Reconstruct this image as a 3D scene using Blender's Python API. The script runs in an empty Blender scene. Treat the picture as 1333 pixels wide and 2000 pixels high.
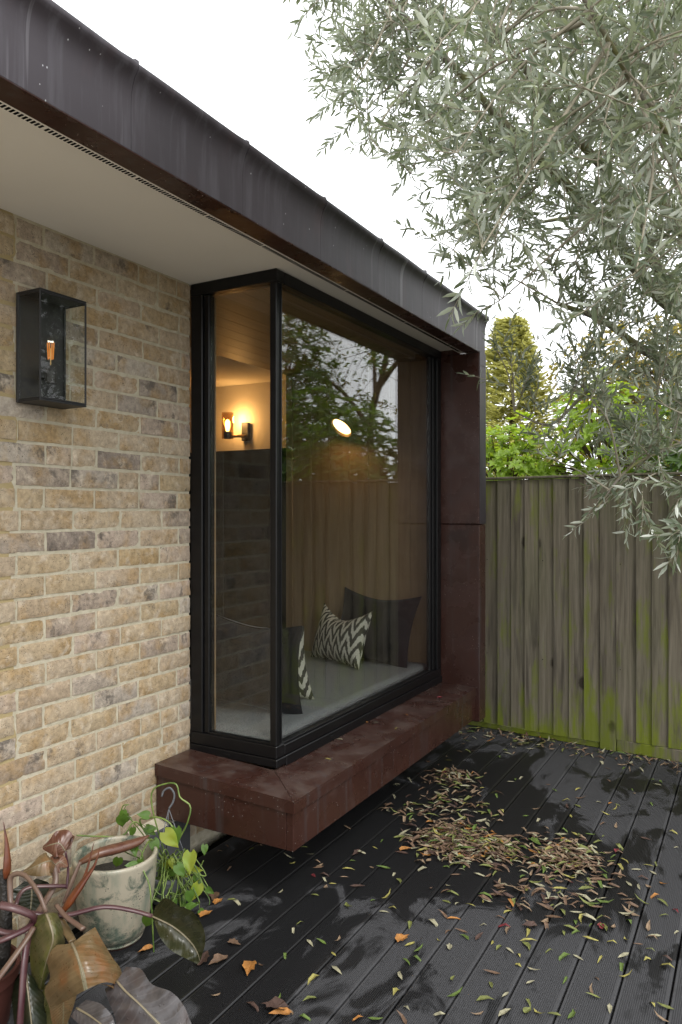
import bpy, math, random
from mathutils import Vector, Matrix, noise
R = math.radians
SC = bpy.context.scene
COL = SC.collection

# ------------------------------------------------------------------ camera
CAM = Vector((0.0, 0.0, 1.46)); YAW = R(29.3); FPX = 1450.0
cd = bpy.data.cameras.new('camera'); cam = bpy.data.objects.new('camera', cd); COL.objects.link(cam)
cam.location = CAM; cam.rotation_euler = (R(90), 0, YAW)
cd.sensor_fit = 'HORIZONTAL'; cd.sensor_width = 36; cd.lens = 36 * FPX / 1333
cd.shift_y = 0.0; cd.clip_start = 0.05; cd.clip_end = 2000
SC.camera = cam

# ------------------------------------------------------------------ overcast sky and soft sun
SUN_EL, SUN_AZ = 52, 125          # azimuth measured from +Y towards +X
w = bpy.data.worlds.new('World'); SC.world = w; w.use_nodes = True
wt = w.node_tree; wt.nodes.clear()
sky = wt.nodes.new('ShaderNodeTexSky'); sky.sky_type = 'NISHITA'; sky.sun_disc = False
sky.sun_elevation = R(SUN_EL); sky.sun_rotation = R(SUN_AZ); sky.dust_density = 6; sky.air_density = 1.5
hs = wt.nodes.new('ShaderNodeHueSaturation'); hs.inputs['Saturation'].default_value = 0.12
mx = wt.nodes.new('ShaderNodeMix'); mx.data_type = 'RGBA'; mx.inputs[0].default_value = 0.7
mx.inputs[7].default_value = (17.0, 17.3, 17.8, 1)          # even cloud deck
bg = wt.nodes.new('ShaderNodeBackground'); bg.inputs[1].default_value = 0.15
wo = wt.nodes.new('ShaderNodeOutputWorld')
wt.links.new(sky.outputs[0], hs.inputs['Color']); wt.links.new(hs.outputs[0], mx.inputs[6])
wt.links.new(mx.outputs[2], bg.inputs[0]); wt.links.new(bg.outputs[0], wo.inputs[0])
sl = bpy.data.lights.new('sun', 'SUN'); sl.energy = 1.5; sl.angle = R(15); sl.color = (1, .965, .92)
so = bpy.data.objects.new('sun', sl); COL.objects.link(so)
sd = Vector((math.sin(R(SUN_AZ)) * math.cos(R(SUN_EL)), math.cos(R(SUN_AZ)) * math.cos(R(SUN_EL)), math.sin(R(SUN_EL))))
so.rotation_euler = (-sd).to_track_quat('-Z', 'Y').to_euler(); so.location = (4, -3, 8)
vs = SC.view_settings; vs.view_transform = 'Standard'; vs.look = 'None'; vs.exposure = 0.15; vs.gamma = 1
vs.use_curve_mapping = False
SC.render.engine = 'CYCLES'
SC.cycles.use_denoising = True; SC.cycles.max_bounces = 10; SC.cycles.transparent_max_bounces = 24
SC.cycles.caustics_reflective = False; SC.cycles.caustics_refractive = False
SC.cycles.sample_clamp_indirect = 6

# ------------------------------------------------------------------ helpers
_s, _c = math.sin(YAW), math.cos(YAW)
def at(px, py, d):                # measured picture position + distance -> place in the garden
    u = (px - 666.5) / FPX
    return Vector((d * (-_s + _c * u), d * (_c + _s * u), CAM.z + (1000 - py) / FPX * d))

class MB:
    def __init__(s): s.v = []; s.f = []; s.m = []
    def add(s, vs_, fs, mi=0):
        o = len(s.v); s.v += [tuple(p) for p in vs_]
        for f in fs: s.f.append(tuple(i + o for i in f)); s.m.append(mi)
    def box(s, x0, x1, y0, y1, z0, z1, mi=0):
        s.add([(x, y, z) for z in (z0, z1) for y in (y0, y1) for x in (x0, x1)],
              [(0, 2, 3, 1), (4, 5, 7, 6), (0, 1, 5, 4), (2, 6, 7, 3), (0, 4, 6, 2), (1, 3, 7, 5)], mi)
    def bbox(s, x0, x1, y0, y1, z0, z1, b=.002, mi=0):     # box with chamfered edges
        c = [(x0, x1), (y0, y1), (z0, z1)]; vs_ = []; idx = {}
        for sx in (0, 1):
            for sy in (0, 1):
                for sz in (0, 1):
                    p = [c[0][sx], c[1][sy], c[2][sz]]; sg = [1 - 2 * sx, 1 - 2 * sy, 1 - 2 * sz]
                    for ax in range(3):
                        q = [p[k] + (sg[k] * b if k != ax else 0) for k in range(3)]
                        idx[(sx, sy, sz, ax)] = len(vs_); vs_.append(q)
        fs = []
        for ax in range(3):
            a, b2 = [k for k in range(3) if k != ax]
            for sd_ in (0, 1):
                quad = []
                for (i, j) in ((0, 0), (1, 0), (1, 1), (0, 1)):
                    k = [0, 0, 0]; k[ax] = sd_; k[a] = i; k[b2] = j; quad.append(idx[(k[0], k[1], k[2], ax)])
                flip = (sd_ == 0) != (ax == 1)
                fs.append(tuple(reversed(quad)) if flip else tuple(quad))
        for ax in range(3):                               # edges along ax
            a, b2 = [k for k in range(3) if k != ax]
            for i in (0, 1):
                for j in (0, 1):
                    k0 = [0, 0, 0]; k0[a] = i; k0[b2] = j; k1 = list(k0); k1[ax] = 1
                    fs.append((idx[(*k0, a)], idx[(*k1, a)], idx[(*k1, b2)], idx[(*k0, b2)]))
        for sx in (0, 1):
            for sy in (0, 1):
                for sz in (0, 1): fs.append(tuple(idx[(sx, sy, sz, a)] for a in range(3)))
        s.add(vs_, fs, mi)
    def tube(s, pts, rad, n=8, mi=0, cap=True, flat=1.0):
        pts = [Vector(p) for p in pts]
        if not hasattr(rad, '__len__'): rad = [rad] * len(pts)
        t0 = (pts[1] - pts[0]).normalized()
        up = Vector((0, 0, 1)) if abs(t0.z) < .9 else Vector((1, 0, 0))
        nrm = (up - t0 * up.dot(t0)).normalized(); vs_ = []
        for i, p in enumerate(pts):
            t = (pts[min(i + 1, len(pts) - 1)] - pts[max(i - 1, 0)])
            t = t.normalized() if t.length > 1e-9 else t0
            nrm = nrm - t * nrm.dot(t)
            nrm = nrm.normalized() if nrm.length > 1e-6 else t.orthogonal().normalized()
            b = t.cross(nrm)
            for k in range(n):
                a = 2 * math.pi * k / n
                vs_.append(p + (nrm * math.cos(a) * flat + b * math.sin(a)) * rad[i])
        fs = [(i * n + k, i * n + (k + 1) % n, (i + 1) * n + (k + 1) % n, (i + 1) * n + k)
              for i in range(len(pts) - 1) for k in range(n)]
        if cap: fs += [tuple(reversed(range(n))), tuple((len(pts) - 1) * n + k for k in range(n))]
        s.add(vs_, fs, mi)
    def lathe(s, prof, n=32, cx=0, cy=0, mi=0):
        vs_ = [(cx + r * math.cos(2 * math.pi * k / n), cy + r * math.sin(2 * math.pi * k / n), z) for r, z in prof for k in range(n)]
        s.add(vs_, [(i * n + k, i * n + (k + 1) % n, (i + 1) * n + (k + 1) % n, (i + 1) * n + k)
                    for i in range(len(prof) - 1) for k in range(n)], mi)
    def grid(s, fn, nu, nv, mi=0, flip=False):
        vs_ = [fn(i / nu, j / nv) for j in range(nv + 1) for i in range(nu + 1)]
        fs = [(j * (nu + 1) + i, j * (nu + 1) + i + 1, (j + 1) * (nu + 1) + i + 1, (j + 1) * (nu + 1) + i) for j in range(nv) for i in range(nu)]
        if flip: fs = [tuple(reversed(f)) for f in fs]
        s.add(vs_, fs, mi)
    def extr(s, prof, y0, y1, mi=0, axis='y', cap=True):  # closed (x,z) profile extruded along y
        n = len(prof)
        vs_ = [(x, y, z) for y in (y0, y1) for x, z in prof]
        fs = [(k, (k + 1) % n, n + (k + 1) % n, n + k) for k in range(n)]
        if cap: fs += [tuple(reversed(range(n))), tuple(range(n, 2 * n))]
        s.add(vs_, fs, mi)
    def mesh(s, name, mats, smooth=False):
        me = bpy.data.meshes.new(name); me.from_pydata(s.v, [], s.f)
        for m in (mats if isinstance(mats, (list, tuple)) else [mats]): me.materials.append(m)
        if any(s.m): me.polygons.foreach_set('material_index', s.m)
        if smooth: me.polygons.foreach_set('use_smooth', [True] * len(me.polygons))
        me.update(); return me

def link(name, me, parent=None, mw=None):
    o = bpy.data.objects.new(name, me); COL.objects.link(o)
    if mw is not None: o.matrix_basis = mw
    if parent is not None:
        o.parent = parent
        r = parent; inv = Matrix.Identity(4)
        while r is not None: inv = inv @ r.matrix_basis.inverted() if False else inv; r = r.parent
        o.matrix_parent_inverse = WM[parent.name].inverted()
        WM[o.name] = mw if mw is not None else Matrix.Identity(4)
    else:
        WM[o.name] = mw if mw is not None else Matrix.Identity(4)
    return o
WM = {}
def obj(name, mb, mat, parent=None, smooth=False, mw=None, kind=None, auto=None):
    me = mb.mesh(name, mat, smooth)
    if auto: me.set_sharp_from_angle(angle=R(auto))
    o = link(name, me, parent, mw)
    if kind: o['kind'] = kind
    return o
def thing(name, label, cat, loc, group=None):
    o = bpy.data.objects.new(name, None); COL.objects.link(o); o.location = loc; o.empty_display_size = .1
    WM[o.name] = Matrix.Translation(Vector(loc)); tag(o, label, cat, group); return o
def tag(o, label, cat, group=None):
    o['label'] = label; o['category'] = cat
    if group: o['group'] = group
    return o
def structure(o): o['kind'] = 'structure'; return o

def spline(pts, n):               # Catmull-Rom through pts
    P = [Vector(p) for p in pts]
    if len(P) == 2: return [P[0].lerp(P[1], i / n) for i in range(n + 1)]
    Q = [P[0] * 2 - P[1]] + P + [P[-1] * 2 - P[-2]]; out = []
    m = len(P) - 1
    for i in range(n + 1):
        t = i / n * m; k = min(int(t), m - 1); t -= k
        a, b, c, d = Q[k:k + 4]
        out.append(.5 * ((2 * b) + (c - a) * t + (2 * a - 5 * b + 4 * c - d) * t * t + (3 * b - a - 3 * c + d) * t ** 3))
    return out
def lerpl(L, t):
    t = max(0, min(1, t)) * (len(L) - 1); k = min(int(t), len(L) - 2); return L[k] + (L[k + 1] - L[k]) * (t - k)
def rv(a=1): return Vector((random.uniform(-a, a), random.uniform(-a, a), random.uniform(-a, a)))

# ------------------------------------------------------------------ materials
class G:
    def __init__(s, name, rough=.6, metal=0, color=(.5, .5, .5), spec=.5):
        s.m = bpy.data.materials.new(name); s.m.use_nodes = True; s.t = s.m.node_tree
        s.b = s.t.nodes['Principled BSDF']; s.out = s.t.nodes['Material Output']
        s.b.inputs['Roughness'].default_value = rough; s.b.inputs['Metallic'].default_value = metal
        s.b.inputs['Base Color'].default_value = (*color, 1); s.b.inputs['Specular IOR Level'].default_value = spec
    def set(s, sock, v):
        if isinstance(v, bpy.types.NodeSocket): s.t.links.new(v, sock)
        elif hasattr(v, '__len__') and len(v) == 3 and sock.type == 'RGBA': sock.default_value = (*v, 1)
        else: sock.default_value = v
    def n(s, typ, ins=None, **props):
        nd = s.t.nodes.new('ShaderNode' + typ)
        for k, v in props.items(): setattr(nd, k, v)
        for k, v in (ins or {}).items(): s.set(nd.inputs[k], v)
        return nd
    def math(s, op, a, b=0.0, c=0.0):
        nd = s.n('Math', operation=op); s.set(nd.inputs[0], a); s.set(nd.inputs[1], b)
        if len(nd.inputs) > 2: s.set(nd.inputs[2], c)
        return nd.outputs[0]
    def mix(s, f, a, b, mode='MIX'):
        nd = s.n('Mix', data_type='RGBA', blend_type=mode); s.set(nd.inputs[0], f); s.set(nd.inputs[6], a); s.set(nd.inputs[7], b)
        return nd.outputs[2]
    def pos(s): return s.n('NewGeometry').outputs['Position']
    def ob(s): return s.n('TexCoord').outputs['Object']
    def rnd(s): return s.n('ObjectInfo').outputs['Random']
    def obr(s):                   # object space shifted by a per-object random amount
        k = s.n('VectorMath', {0: (37.1, 91.7, 53.3)}, operation='SCALE'); s.set(k.inputs['Scale'], s.rnd())
        a = s.n('VectorMath', operation='ADD'); s.set(a.inputs[0], s.ob()); s.set(a.inputs[1], k.outputs[0]); return a.outputs[0]
    def sc(s, v, x, y, z):
        nd = s.n('Mapping'); s.set(nd.inputs['Vector'], v); nd.inputs['Scale'].default_value = (x, y, z); return nd.outputs[0]
    def noise(s, v, scale, det=4, rough=.55, out=0, dist=0):
        nd = s.n('TexNoise', {'Scale': scale, 'Detail': det, 'Roughness': rough, 'Distortion': dist}); s.set(nd.inputs['Vector'], v); return nd.outputs[out]
    def vor(s, v, scale, feature='F1', out='Distance'):
        nd = s.n('TexVoronoi', {'Scale': scale}, feature=feature); s.set(nd.inputs['Vector'], v); return nd.outputs[out]
    def ramp(s, f, stops, interp='LINEAR'):
        nd = s.n('ValToRGB'); s.set(nd.inputs[0], f); e = nd.color_ramp.elements; nd.color_ramp.interpolation = interp
        while len(e) < len(stops): e.new(.5)
        for el, (p, c) in zip(e, stops): el.position = p; el.color = (*c, 1) if hasattr(c, '__len__') else (c, c, c, 1)
        return nd.outputs[0]
    def xyz(s, v): nd = s.n('SeparateXYZ'); s.set(nd.inputs[0], v); return nd.outputs
    def col(s, v): s.set(s.b.inputs['Base Color'], v)
    def rough(s, v): s.set(s.b.inputs['Roughness'], v)
    def bump(s, h, strength=.3, dist=.01, norm=None):
        nd = s.n('Bump', {'Strength': strength, 'Distance': dist}); s.set(nd.inputs['Height'], h)
        if norm is not None: s.set(nd.inputs['Normal'], norm)
        s.t.links.new(nd.outputs[0], s.b.inputs['Normal']); return nd.outputs[0]
    def translucent(s, col, f):
        tr = s.n('BsdfTranslucent'); s.set(tr.inputs[0], col); mxs = s.n('MixShader'); s.set(mxs.inputs[0], f)
        s.t.links.new(s.b.outputs[0], mxs.inputs[1]); s.t.links.new(tr.outputs[0], mxs.inputs[2]); s.t.links.new(mxs.outputs[0], s.out.inputs[0])

M = {}
def mk_materials():
    # yellow stock brick
    g = G('stock_brick', .9, spec=.2); v = g.obr(); r = g.rnd()
    base = g.ramp(r, [(0, (.355, .270, .165)), (.2, (.40, .325, .23)), (.4, (.33, .255, .175)), (.55, (.365, .285, .175)), (.7, (.385, .31, .245)), (.82, (.28, .225, .175)), (.93, (.40, .35, .285)), (1, (.21, .17, .14))])
    n1 = g.noise(v, 9, 5, .6); c = g.mix(g.ramp(n1, [(.48, 0), (.64, .65)]), base, (.30, .195, .085))
    n2 = g.noise(v, 16, 5, .65, dist=.6); c = g.mix(g.ramp(n2, [(.52, 0), (.66, .7)]), c, (.47, .40, .31))
    n3 = g.noise(v, 11, 6, .7); off = g.math('MULTIPLY_ADD', r, .14, -.07)
    c = g.mix(g.ramp(g.math('ADD', n3, off), [(.60, 0), (.69, .8)]), c, (.10, .085, .072))
    sp = g.vor(v, 150); pit = g.ramp(g.math('ADD', sp, g.math('MULTIPLY', g.noise(v, 30, 3), .5)), [(.35, 1), (.42, 0)])
    c = g.mix(pit, c, (.07, .055, .04)); fine = g.noise(v, 190, 3)
    c = g.mix(.42, c, g.ramp(g.noise(v, 48, 6, .75), [(.32, (.12, .12, .12)), (.68, (.84, .84, .84))]), 'OVERLAY'); g.col(c)
    crease = g.math('ABSOLUTE', g.math('SUBTRACT', g.noise(g.sc(v, 1, .8, 1.1), 17, 3, .5, dist=.5), .5))
    h = g.math('ADD', g.math('MULTIPLY', g.ramp(crease, [(0, 0), (.03, 1)]), .35), g.math('ADD', g.math('MULTIPLY', n2, 1.0), g.math('MULTIPLY', fine, .35)))
    h = g.math('SUBTRACT', h, g.math('MULTIPLY', pit, .5)); g.bump(h, .55, .0042); M['brick'] = g.m
    # mortar
    g = G('mortar', .95, spec=.15); p = g.pos(); n = g.noise(p, 40, 5); y = g.xyz(p)[1]
    old = g.ramp(g.math('ADD', y, g.math('MULTIPLY', g.noise(p, 3), .12)), [(.0, 1), (1, 1)])
    c = g.mix(g.ramp(n, [(.35, 0), (.7, 1)]), (.40, .36, .265), (.50, .455, .35))
    yel = g.math('LESS_THAN', g.math('ADD', y, g.math('MULTIPLY', g.noise(p, 6), .1)), 1.66)
    c = g.mix(g.math('MULTIPLY', yel, .8), c, (.33, .25, .11)); g.col(c)
    g.bump(g.math('ADD', g.noise(p, 14, 5, .6), g.math('MULTIPLY', g.noise(p, 260, 3), .4)), .8, .006); M['mortar'] = g.m
    # dark patinated copper of the fascia
    g = G('dark_copper', .42, .3, spec=.45); p = g.pos(); st = g.sc(p, 14, 14, 1.1)
    n = g.noise(st, 1.6, 5, .6); big = g.noise(g.sc(p, 1.2, 1.2, 1), 2.0, 3)
    c = g.mix(big, (.026, .022, .026), (.046, .037, .044))
    c = g.mix(g.ramp(n, [(.5, 0), (.78, .5)]), c, (.11, .105, .118))
    c = g.mix(g.ramp(g.noise(g.sc(p, 3, 3, 1), 3, 4), [(.6, 0), (.75, .35)]), c, (.07, .042, .045))
    run = g.math('MULTIPLY', g.ramp(g.noise(g.sc(p, 1, 22, .35), 1.5, 3), [(.62, 0), (.72, 1)]), g.ramp(g.noise(p, 1.7, 2), [(.45, 0), (.6, .55)]))
    c = g.mix(run, c, (.24, .235, .25))
    sp = g.math('MULTIPLY', g.math('LESS_THAN', g.vor(g.sc(p, 1, 1, .6), 48), .075), g.math('GREATER_THAN', g.noise(p, 9, 2), .57)); c = g.mix(sp, c, (.42, .42, .43)); g.col(c)
    g.rough(g.math('ADD', .34, g.math('MULTIPLY', n, .25))); g.bump(g.math('ADD', g.noise(p, 5, 2), g.math('MULTIPLY', sp, .02)), .08, .02); M['fascia'] = g.m
    # red-brown copper of sill and column
    g = G('brown_copper', .4, .15, spec=.4); p = g.pos()
    n = g.noise(p, 5, 6, .62, dist=.5); c = g.mix(n, (.028, .0125, .0095), (.058, .023, .0165))
    c = g.mix(g.ramp(g.noise(p, 13, 5, .7), [(.55, 0), (.74, .55)]), c, (.082, .050, .043))
    c = g.mix(g.ramp(g.noise(g.sc(p, 22, 22, 1.0), 1.3, 4), [(.56, 0), (.70, .7)]), c, (.055, .043, .043))
    c = g.mix(g.ramp(g.noise(p, 3.2, 4), [(.62, 0), (.70, .55)]), c, (.015, .008, .007))
    sp = g.math('MULTIPLY', g.math('LESS_THAN', g.vor(p, 60), .085), g.math('GREATER_THAN', g.noise(p, 7, 2), .50))
    c = g.mix(sp, c, (.34, .31, .29))
    up = g.xyz(g.n('NewGeometry').outputs['Normal'])[2]
    c = g.mix(g.math('MULTIPLY', g.ramp(up, [(.8, 0), (.95, 1)]), g.ramp(g.noise(p, 9, 5, .65), [(.44, 0), (.66, .55)])), c, (.115, .085, .072)); g.col(c); g.rough(g.ramp(g.noise(p, 6, 4), [(.35, .18), (.7, .48)]))
    g.bump(g.noise(p, 4, 3), .12, .015); M['copper'] = g.m
    g = G('white_soffit', .8); p = g.pos(); g.col(g.mix(g.noise(p, 3, 4), (.73, .70, .65), (.78, .75, .70))); g.bump(g.noise(p, 120, 2), .05, .002); M['soffit'] = g.m
    g = G('black_aluminium', .35, .0, spec=.3); p = g.pos(); g.col(g.mix(g.ramp(g.noise(p, 30, 5, .7), [(.5, 0), (.8, .5)]), (.004, .004, .0045), (.012, .012, .013))); g.rough(g.math('MULTIPLY_ADD', g.noise(p, 8, 3), .25, .22)); M['black'] = g.m
    g = G('black_void', .9, color=(.004, .004, .004), spec=.1); M['void'] = g.m
    # glazing: clear sheet, Schlick reflection on both faces of the double glazing
    for nm, gain, tint in (('glazing', 1.0, (.90, .915, .90)), ('lamp_glass', .4, (.97, .98, .97)), ('smoked_glass', 1.0, (.80, .70, .55))):
        g = G(nm); geo = g.n('NewGeometry'); dp = g.n('VectorMath', operation='DOT_PRODUCT')
        g.set(dp.inputs[0], geo.outputs['Normal']); g.set(dp.inputs[1], geo.outputs['Incoming'])
        k = g.math('POWER', g.math('SUBTRACT', 1.0, g.math('ABSOLUTE', dp.outputs['Value'])), 4.0)
        f = g.math('MINIMUM', g.math('MULTIPLY', g.math('MULTIPLY_ADD', k, .96, .04), gain), 1.0)
        tr = g.n('BsdfTransparent', {0: tint}); gl = g.n('BsdfGlossy', {'Color': (1, 1, 1), 'Roughness': 0.0})
        if nm == 'glazing':
            bp = g.n('Bump', {'Strength': .012, 'Distance': .01}); g.set(bp.inputs['Height'], g.noise(g.pos(), 1.6, 1)); g.t.links.new(bp.outputs[0], gl.inputs['Normal'])
        ms = g.n('MixShader'); g.set(ms.inputs[0], f); g.t.links.new(tr.outputs[0], ms.inputs[1]); g.t.links.new(gl.outputs[0], ms.inputs[2]); g.t.links.new(ms.outputs[0], g.out.inputs[0]); M[nm] = g.m
    # joinery
    for nm, a, b in (('oak', (.30, .20, .11), (.20, .125, .065)), ('oak_ceiling', (.26, .165, .085), (.16, .095, .048))):
        g = G(nm, .5); v = g.obr(); v = g.sc(v, 1, 1, .06) if nm == 'oak' else g.sc(v, 1, .06, 1)
        n = g.noise(v, 38, 5, .6, dist=.4); c = g.mix(g.ramp(n, [(.3, 0), (.7, 1)]), a, b)
        c = g.mix(g.math('MULTIPLY', g.rnd(), .35), c, (.24, .17, .09)); g.col(c); g.bump(n, .08, .003); M[nm] = g.m
    g = G('plaster', .9); g.col(g.mix(g.noise(g.pos(), 4, 3), (.60, .55, .47), (.66, .61, .53))); M['plaster'] = g.m
    g = G('room_floor', .6); g.col(g.mix(g.noise(g.sc(g.pos(), 1, 9, 1), 5, 3), (.16, .12, .08), (.22, .17, .12))); M['floor'] = g.m
    g = G('cabinet_paint', .45); g.col(g.mix(g.noise(g.sc(g.pos(), 8, 8, .6), 6, 4), (.004, .005, .0045), (.008, .009, .008))); M['cabinet'] = g.m
    g = G('grey_tweed', .95, spec=.1); p = g.pos(); wv = g.noise(g.sc(p, 1, 1, 1), 330, 2, .6); c = g.ramp(wv, [(.35, (.08, .082, .086)), (.65, (.33, .335, .345))])
    g.col(g.mix(g.noise(p, 12, 3), c, g.mix(.5, c, (.15, .15, .16)))); g.bump(wv, .5, .003); M['tweed'] = g.m
    g = G('black_velvet', .95, color=(.010, .010, .013), spec=.1); v = g.ob(); g.b.inputs['Sheen Weight'].default_value = .35; g.b.inputs['Sheen Roughness'].default_value = .35; g.b.inputs['Sheen Tint'].default_value = (.55, .56, .65, 1)
    g.col(g.mix(g.noise(v, 9, 3), (.007, .007, .009), (.016, .016, .020))); g.bump(g.noise(v, 14, 4, .6), .25, .012); M['velvet'] = g.m
    g = G('chevron_ikat', .85, spec=.2); v = g.ob(); o = g.xyz(v); jag = g.math('MULTIPLY', g.math('SUBTRACT', g.noise(g.sc(v, 1, .15, 1), 130, 2), .5), .05)
    tri = g.math('PINGPONG', o[0], .036); vv = g.math('ADD', g.math('MULTIPLY_ADD', tri, 2.7, o[1]), jag)
    fr = g.math('FRACT', g.math('MULTIPLY', vv, 1 / .092)); st = g.ramp(g.math('ABSOLUTE', g.math('SUBTRACT', fr, .5)), [(.235, 0), (.255, 1)])
    g.col(g.mix(st, (.055, .052, .045), (.60, .57, .49))); g.bump(g.noise(v, 18, 3), .2, .008); M['ikat'] = g.m
    # fence timber: grey weathered softwood with algae
    g = G('weathered_fence', .9, spec=.15); v = g.obr(); p = g.pos(); z = g.xyz(p)[2]
    n = g.noise(g.sc(v, 1, 1, .035), 60, 5, .65, dist=.3); c = g.ramp(n, [(.26, (.10, .084, .060)), (.5, (.165, .143, .106)), (.74, (.235, .21, .162))])
    c = g.mix(g.math('MULTIPLY', g.rnd(), .4), c, (.105, .095, .072))
    dk = g.ramp(g.noise(g.sc(v, 1, 1, .07), 26, 4, .6), [(.51, 0), (.66, .6)]); c = g.mix(dk, c, (.045, .039, .032))
    al = g.math('ADD', g.noise(g.sc(v, 1, 1, .22), 9, 5, .65), g.ramp(z, [(0.0, .24), (.08, .16), (.22, .06), (.5, -.02), (1.0, -.05)])); c = g.mix(g.ramp(al, [(.54, 0), (.70, .85)]), c, (.14, .175, .008))
    c = g.mix(g.math('MULTIPLY', g.ramp(g.noise(g.sc(p, 1, 1, .35), 3.5, 4), [(.45, 0), (.7, 1)]), .28), c, (.095, .108, .045))
    kn = g.ramp(g.math('ADD', g.vor(g.sc(v, 1, 0, .62), 5.5), g.math('MULTIPLY', g.noise(v, 60, 3), .06)), [(.13, 1), (.20, 0)]); c = g.mix(g.math('MULTIPLY', kn, g.math('MULTIPLY', g.ramp(g.noise(v, 3, 1), [(.45, 0), (.55, 1)]), .8)), c, (.02, .015, .010))
    g.col(c); g.bump(n, .5, .004); M['fence'] = g.m
    # charcoal composite decking: dry film and wet patches
    g = G('charcoal_decking', .6, spec=.4); p = g.pos(); o = g.xyz(p)
    n = g.noise(g.sc(p, 2.0, 1.0, 1), 2.3, 6, .6, dist=1.0); n2 = g.noise(p, 90, 3)
    def blob(x, y, r, a):
        d = g.n('VectorMath', operation='DISTANCE'); g.set(d.inputs[0], p); d.inputs[1].default_value = (x, y, 0)
        return g.math('MULTIPLY', g.ramp(g.math('DIVIDE', d.outputs['Value'], r), [(0, 1), (1, 0)]), a)
    acc = n
    for b in ((-1.15, 3.15, .75, .22), (-.7, 3.2, .6, .18), (-1.45, 3.9, .8, .25), (-.55, 4.2, .32, .2), (-1.55, 1.9, 1.0, .16), (-1.6, 2.8, .7, .25)):
        acc = g.math('ADD', acc, blob(*b))
    wet = g.ramp(acc, [(.545, 0), (.60, 1)]); dry = g.mix(n2, (.036, .036, .038), (.054, .054, .057))
    dry = g.mix(g.ramp(g.noise(p, 6, 4), [(.5, 0), (.75, .4)]), dry, (.048, .048, .05))
    g.col(g.mix(wet, dry, (.012, .012, .0125))); g.rough(g.mix(wet, (.60, .60, .60), (.30, .30, .30))); g.bump(n2, .2, .001); M['deck'] = g.m
    g = G('earth', .95); g.col(g.mix(g.noise(g.pos(), 3, 5), (.05, .04, .025), (.09, .08, .04))); M['earth'] = g.m
    g = G('pale_bounce_ground', .85); p = g.pos(); g.col(g.mix(g.noise(p, 5, 5), (.40, .37, .32), (.52, .49, .43))); M['bounce_pale'] = g.m  # pale colour of the added slab that bounces light upward
    g = G('slate_plinth', .7); g.col(g.mix(g.noise(g.pos(), 20, 4), (.05, .052, .055), (.085, .087, .09))); M['slate'] = g.m
    # foliage
    def leafmat(nm, up, dn, tr, rough=.45, vary=.35, trans=.25, patch=None, scale=60):
        g = G(nm, rough, spec=.4); bf = g.n('NewGeometry').outputs['Backfacing']; p = g.pos()
        n = g.noise(p, scale, 2); c = g.mix(bf, up, dn)
        c = g.mix(g.math('MULTIPLY', g.ramp(n, [(.3, 0), (.7, 1)]), vary), c, g.mix(bf, tuple(x * .55 for x in up), tuple(x * .7 for x in dn)))
        if patch: c = g.mix(g.ramp(g.noise(p, patch[1], 3), [(.52, 0), (.66, .8)]), c, patch[0])
        g.col(c); g.translucent(tr, trans); M[nm] = g.m
    leafmat('olive_leaf', (.085, .112, .068), (.30, .33, .27), (.36, .42, .20), .30, .55, .26, None, 14)
    leafmat('olive_leaf_pale', (.25, .285, .20), (.56, .59, .52), (.46, .52, .30), .30, .35, .26, None, 14)
    leafmat('bright_shrub', (.22, .33, .035), (.26, .34, .07), (.46, .62, .04), .4, .45, .42, None, 6)
    leafmat('laurel_leaf', (.075, .14, .022), (.12, .18, .05), (.24, .42, .03), .3, .5, .3, None, 5)
    leafmat('gold_conifer', (.47, .46, .15), (.42, .42, .14), (.72, .70, .22), .6, .5, .35, None, 4)
    leafmat('autumn_leaf', (.30, .24, .04), (.28, .24, .05), (.45, .36, .05), .5, .5, .4, ((.10, .15, .02), 3), 3)
    leafmat('pothos_leaf', (.085, .165, .028), (.14, .20, .07), (.22, .34, .03), .35, .3, .3, None, 30)
    leafmat('pothos_yellow', (.27, .32, .04), (.34, .40, .08), (.55, .55, .04), .4, .25, .35, ((.22, .34, .04), 25), 30)
    def philo(nm, a, b, c3, rough=.32):
        g = G(nm, rough, spec=.5); v = g.n('UVMap').outputs[0]; o = g.xyz(v); p = g.pos()
        au = g.math('ABSOLUTE', g.math('SUBTRACT', o[0], .5))
        vein = g.math('PINGPONG', g.math('ADD', o[1], g.math('MULTIPLY', au, -.38)), .05); vn = g.ramp(vein, [(0, 1), (.011, 0)])
        n = g.noise(p, 22, 5, .6); c = g.mix(g.ramp(n, [(.35, 0), (.62, 1)]), a, b); c = g.mix(g.ramp(g.noise(p, 13, 4), [(.5, 0), (.68, .8)]), c, c3)
        c = g.mix(g.math('MULTIPLY', vn, .18), c, tuple(min(1, x * 1.7 + .03) for x in b)); mid = g.math('LESS_THAN', au, .022); c = g.mix(mid, c, (.20, .18, .115))
        c = g.mix(g.math('MULTIPLY', g.n('NewGeometry').outputs['Backfacing'], .6), c, (.09, .045, .028)); g.col(c)
        drop = g.vor(p, 70); dm = g.math('MULTIPLY', g.ramp(drop, [(.16, 1), (.22, 0)]), g.math('GREATER_THAN', g.noise(p, 30, 1), .5))
        g.rough(g.mix(dm, (rough,) * 3, (.08,) * 3)); h = g.math('ADD', g.math('MULTIPLY', vein, -6), g.math('MULTIPLY', dm, .35)); g.bump(h, .5, .004); g.translucent(b, .12); M[nm] = g.m
    philo('philodendron_gold', (.105, .070, .030), (.17, .115, .055), (.20, .085, .028))
    philo('philodendron_green', (.055, .066, .014), (.13, .11, .048), (.13, .135, .022))
    philo('philodendron_olive', (.022, .024, .009), (.036, .036, .014), (.048, .040, .018), .26)
    philo('philodendron_grey', (.045, .041, .042), (.085, .077, .077), (.06, .042, .036), .24)
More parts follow.
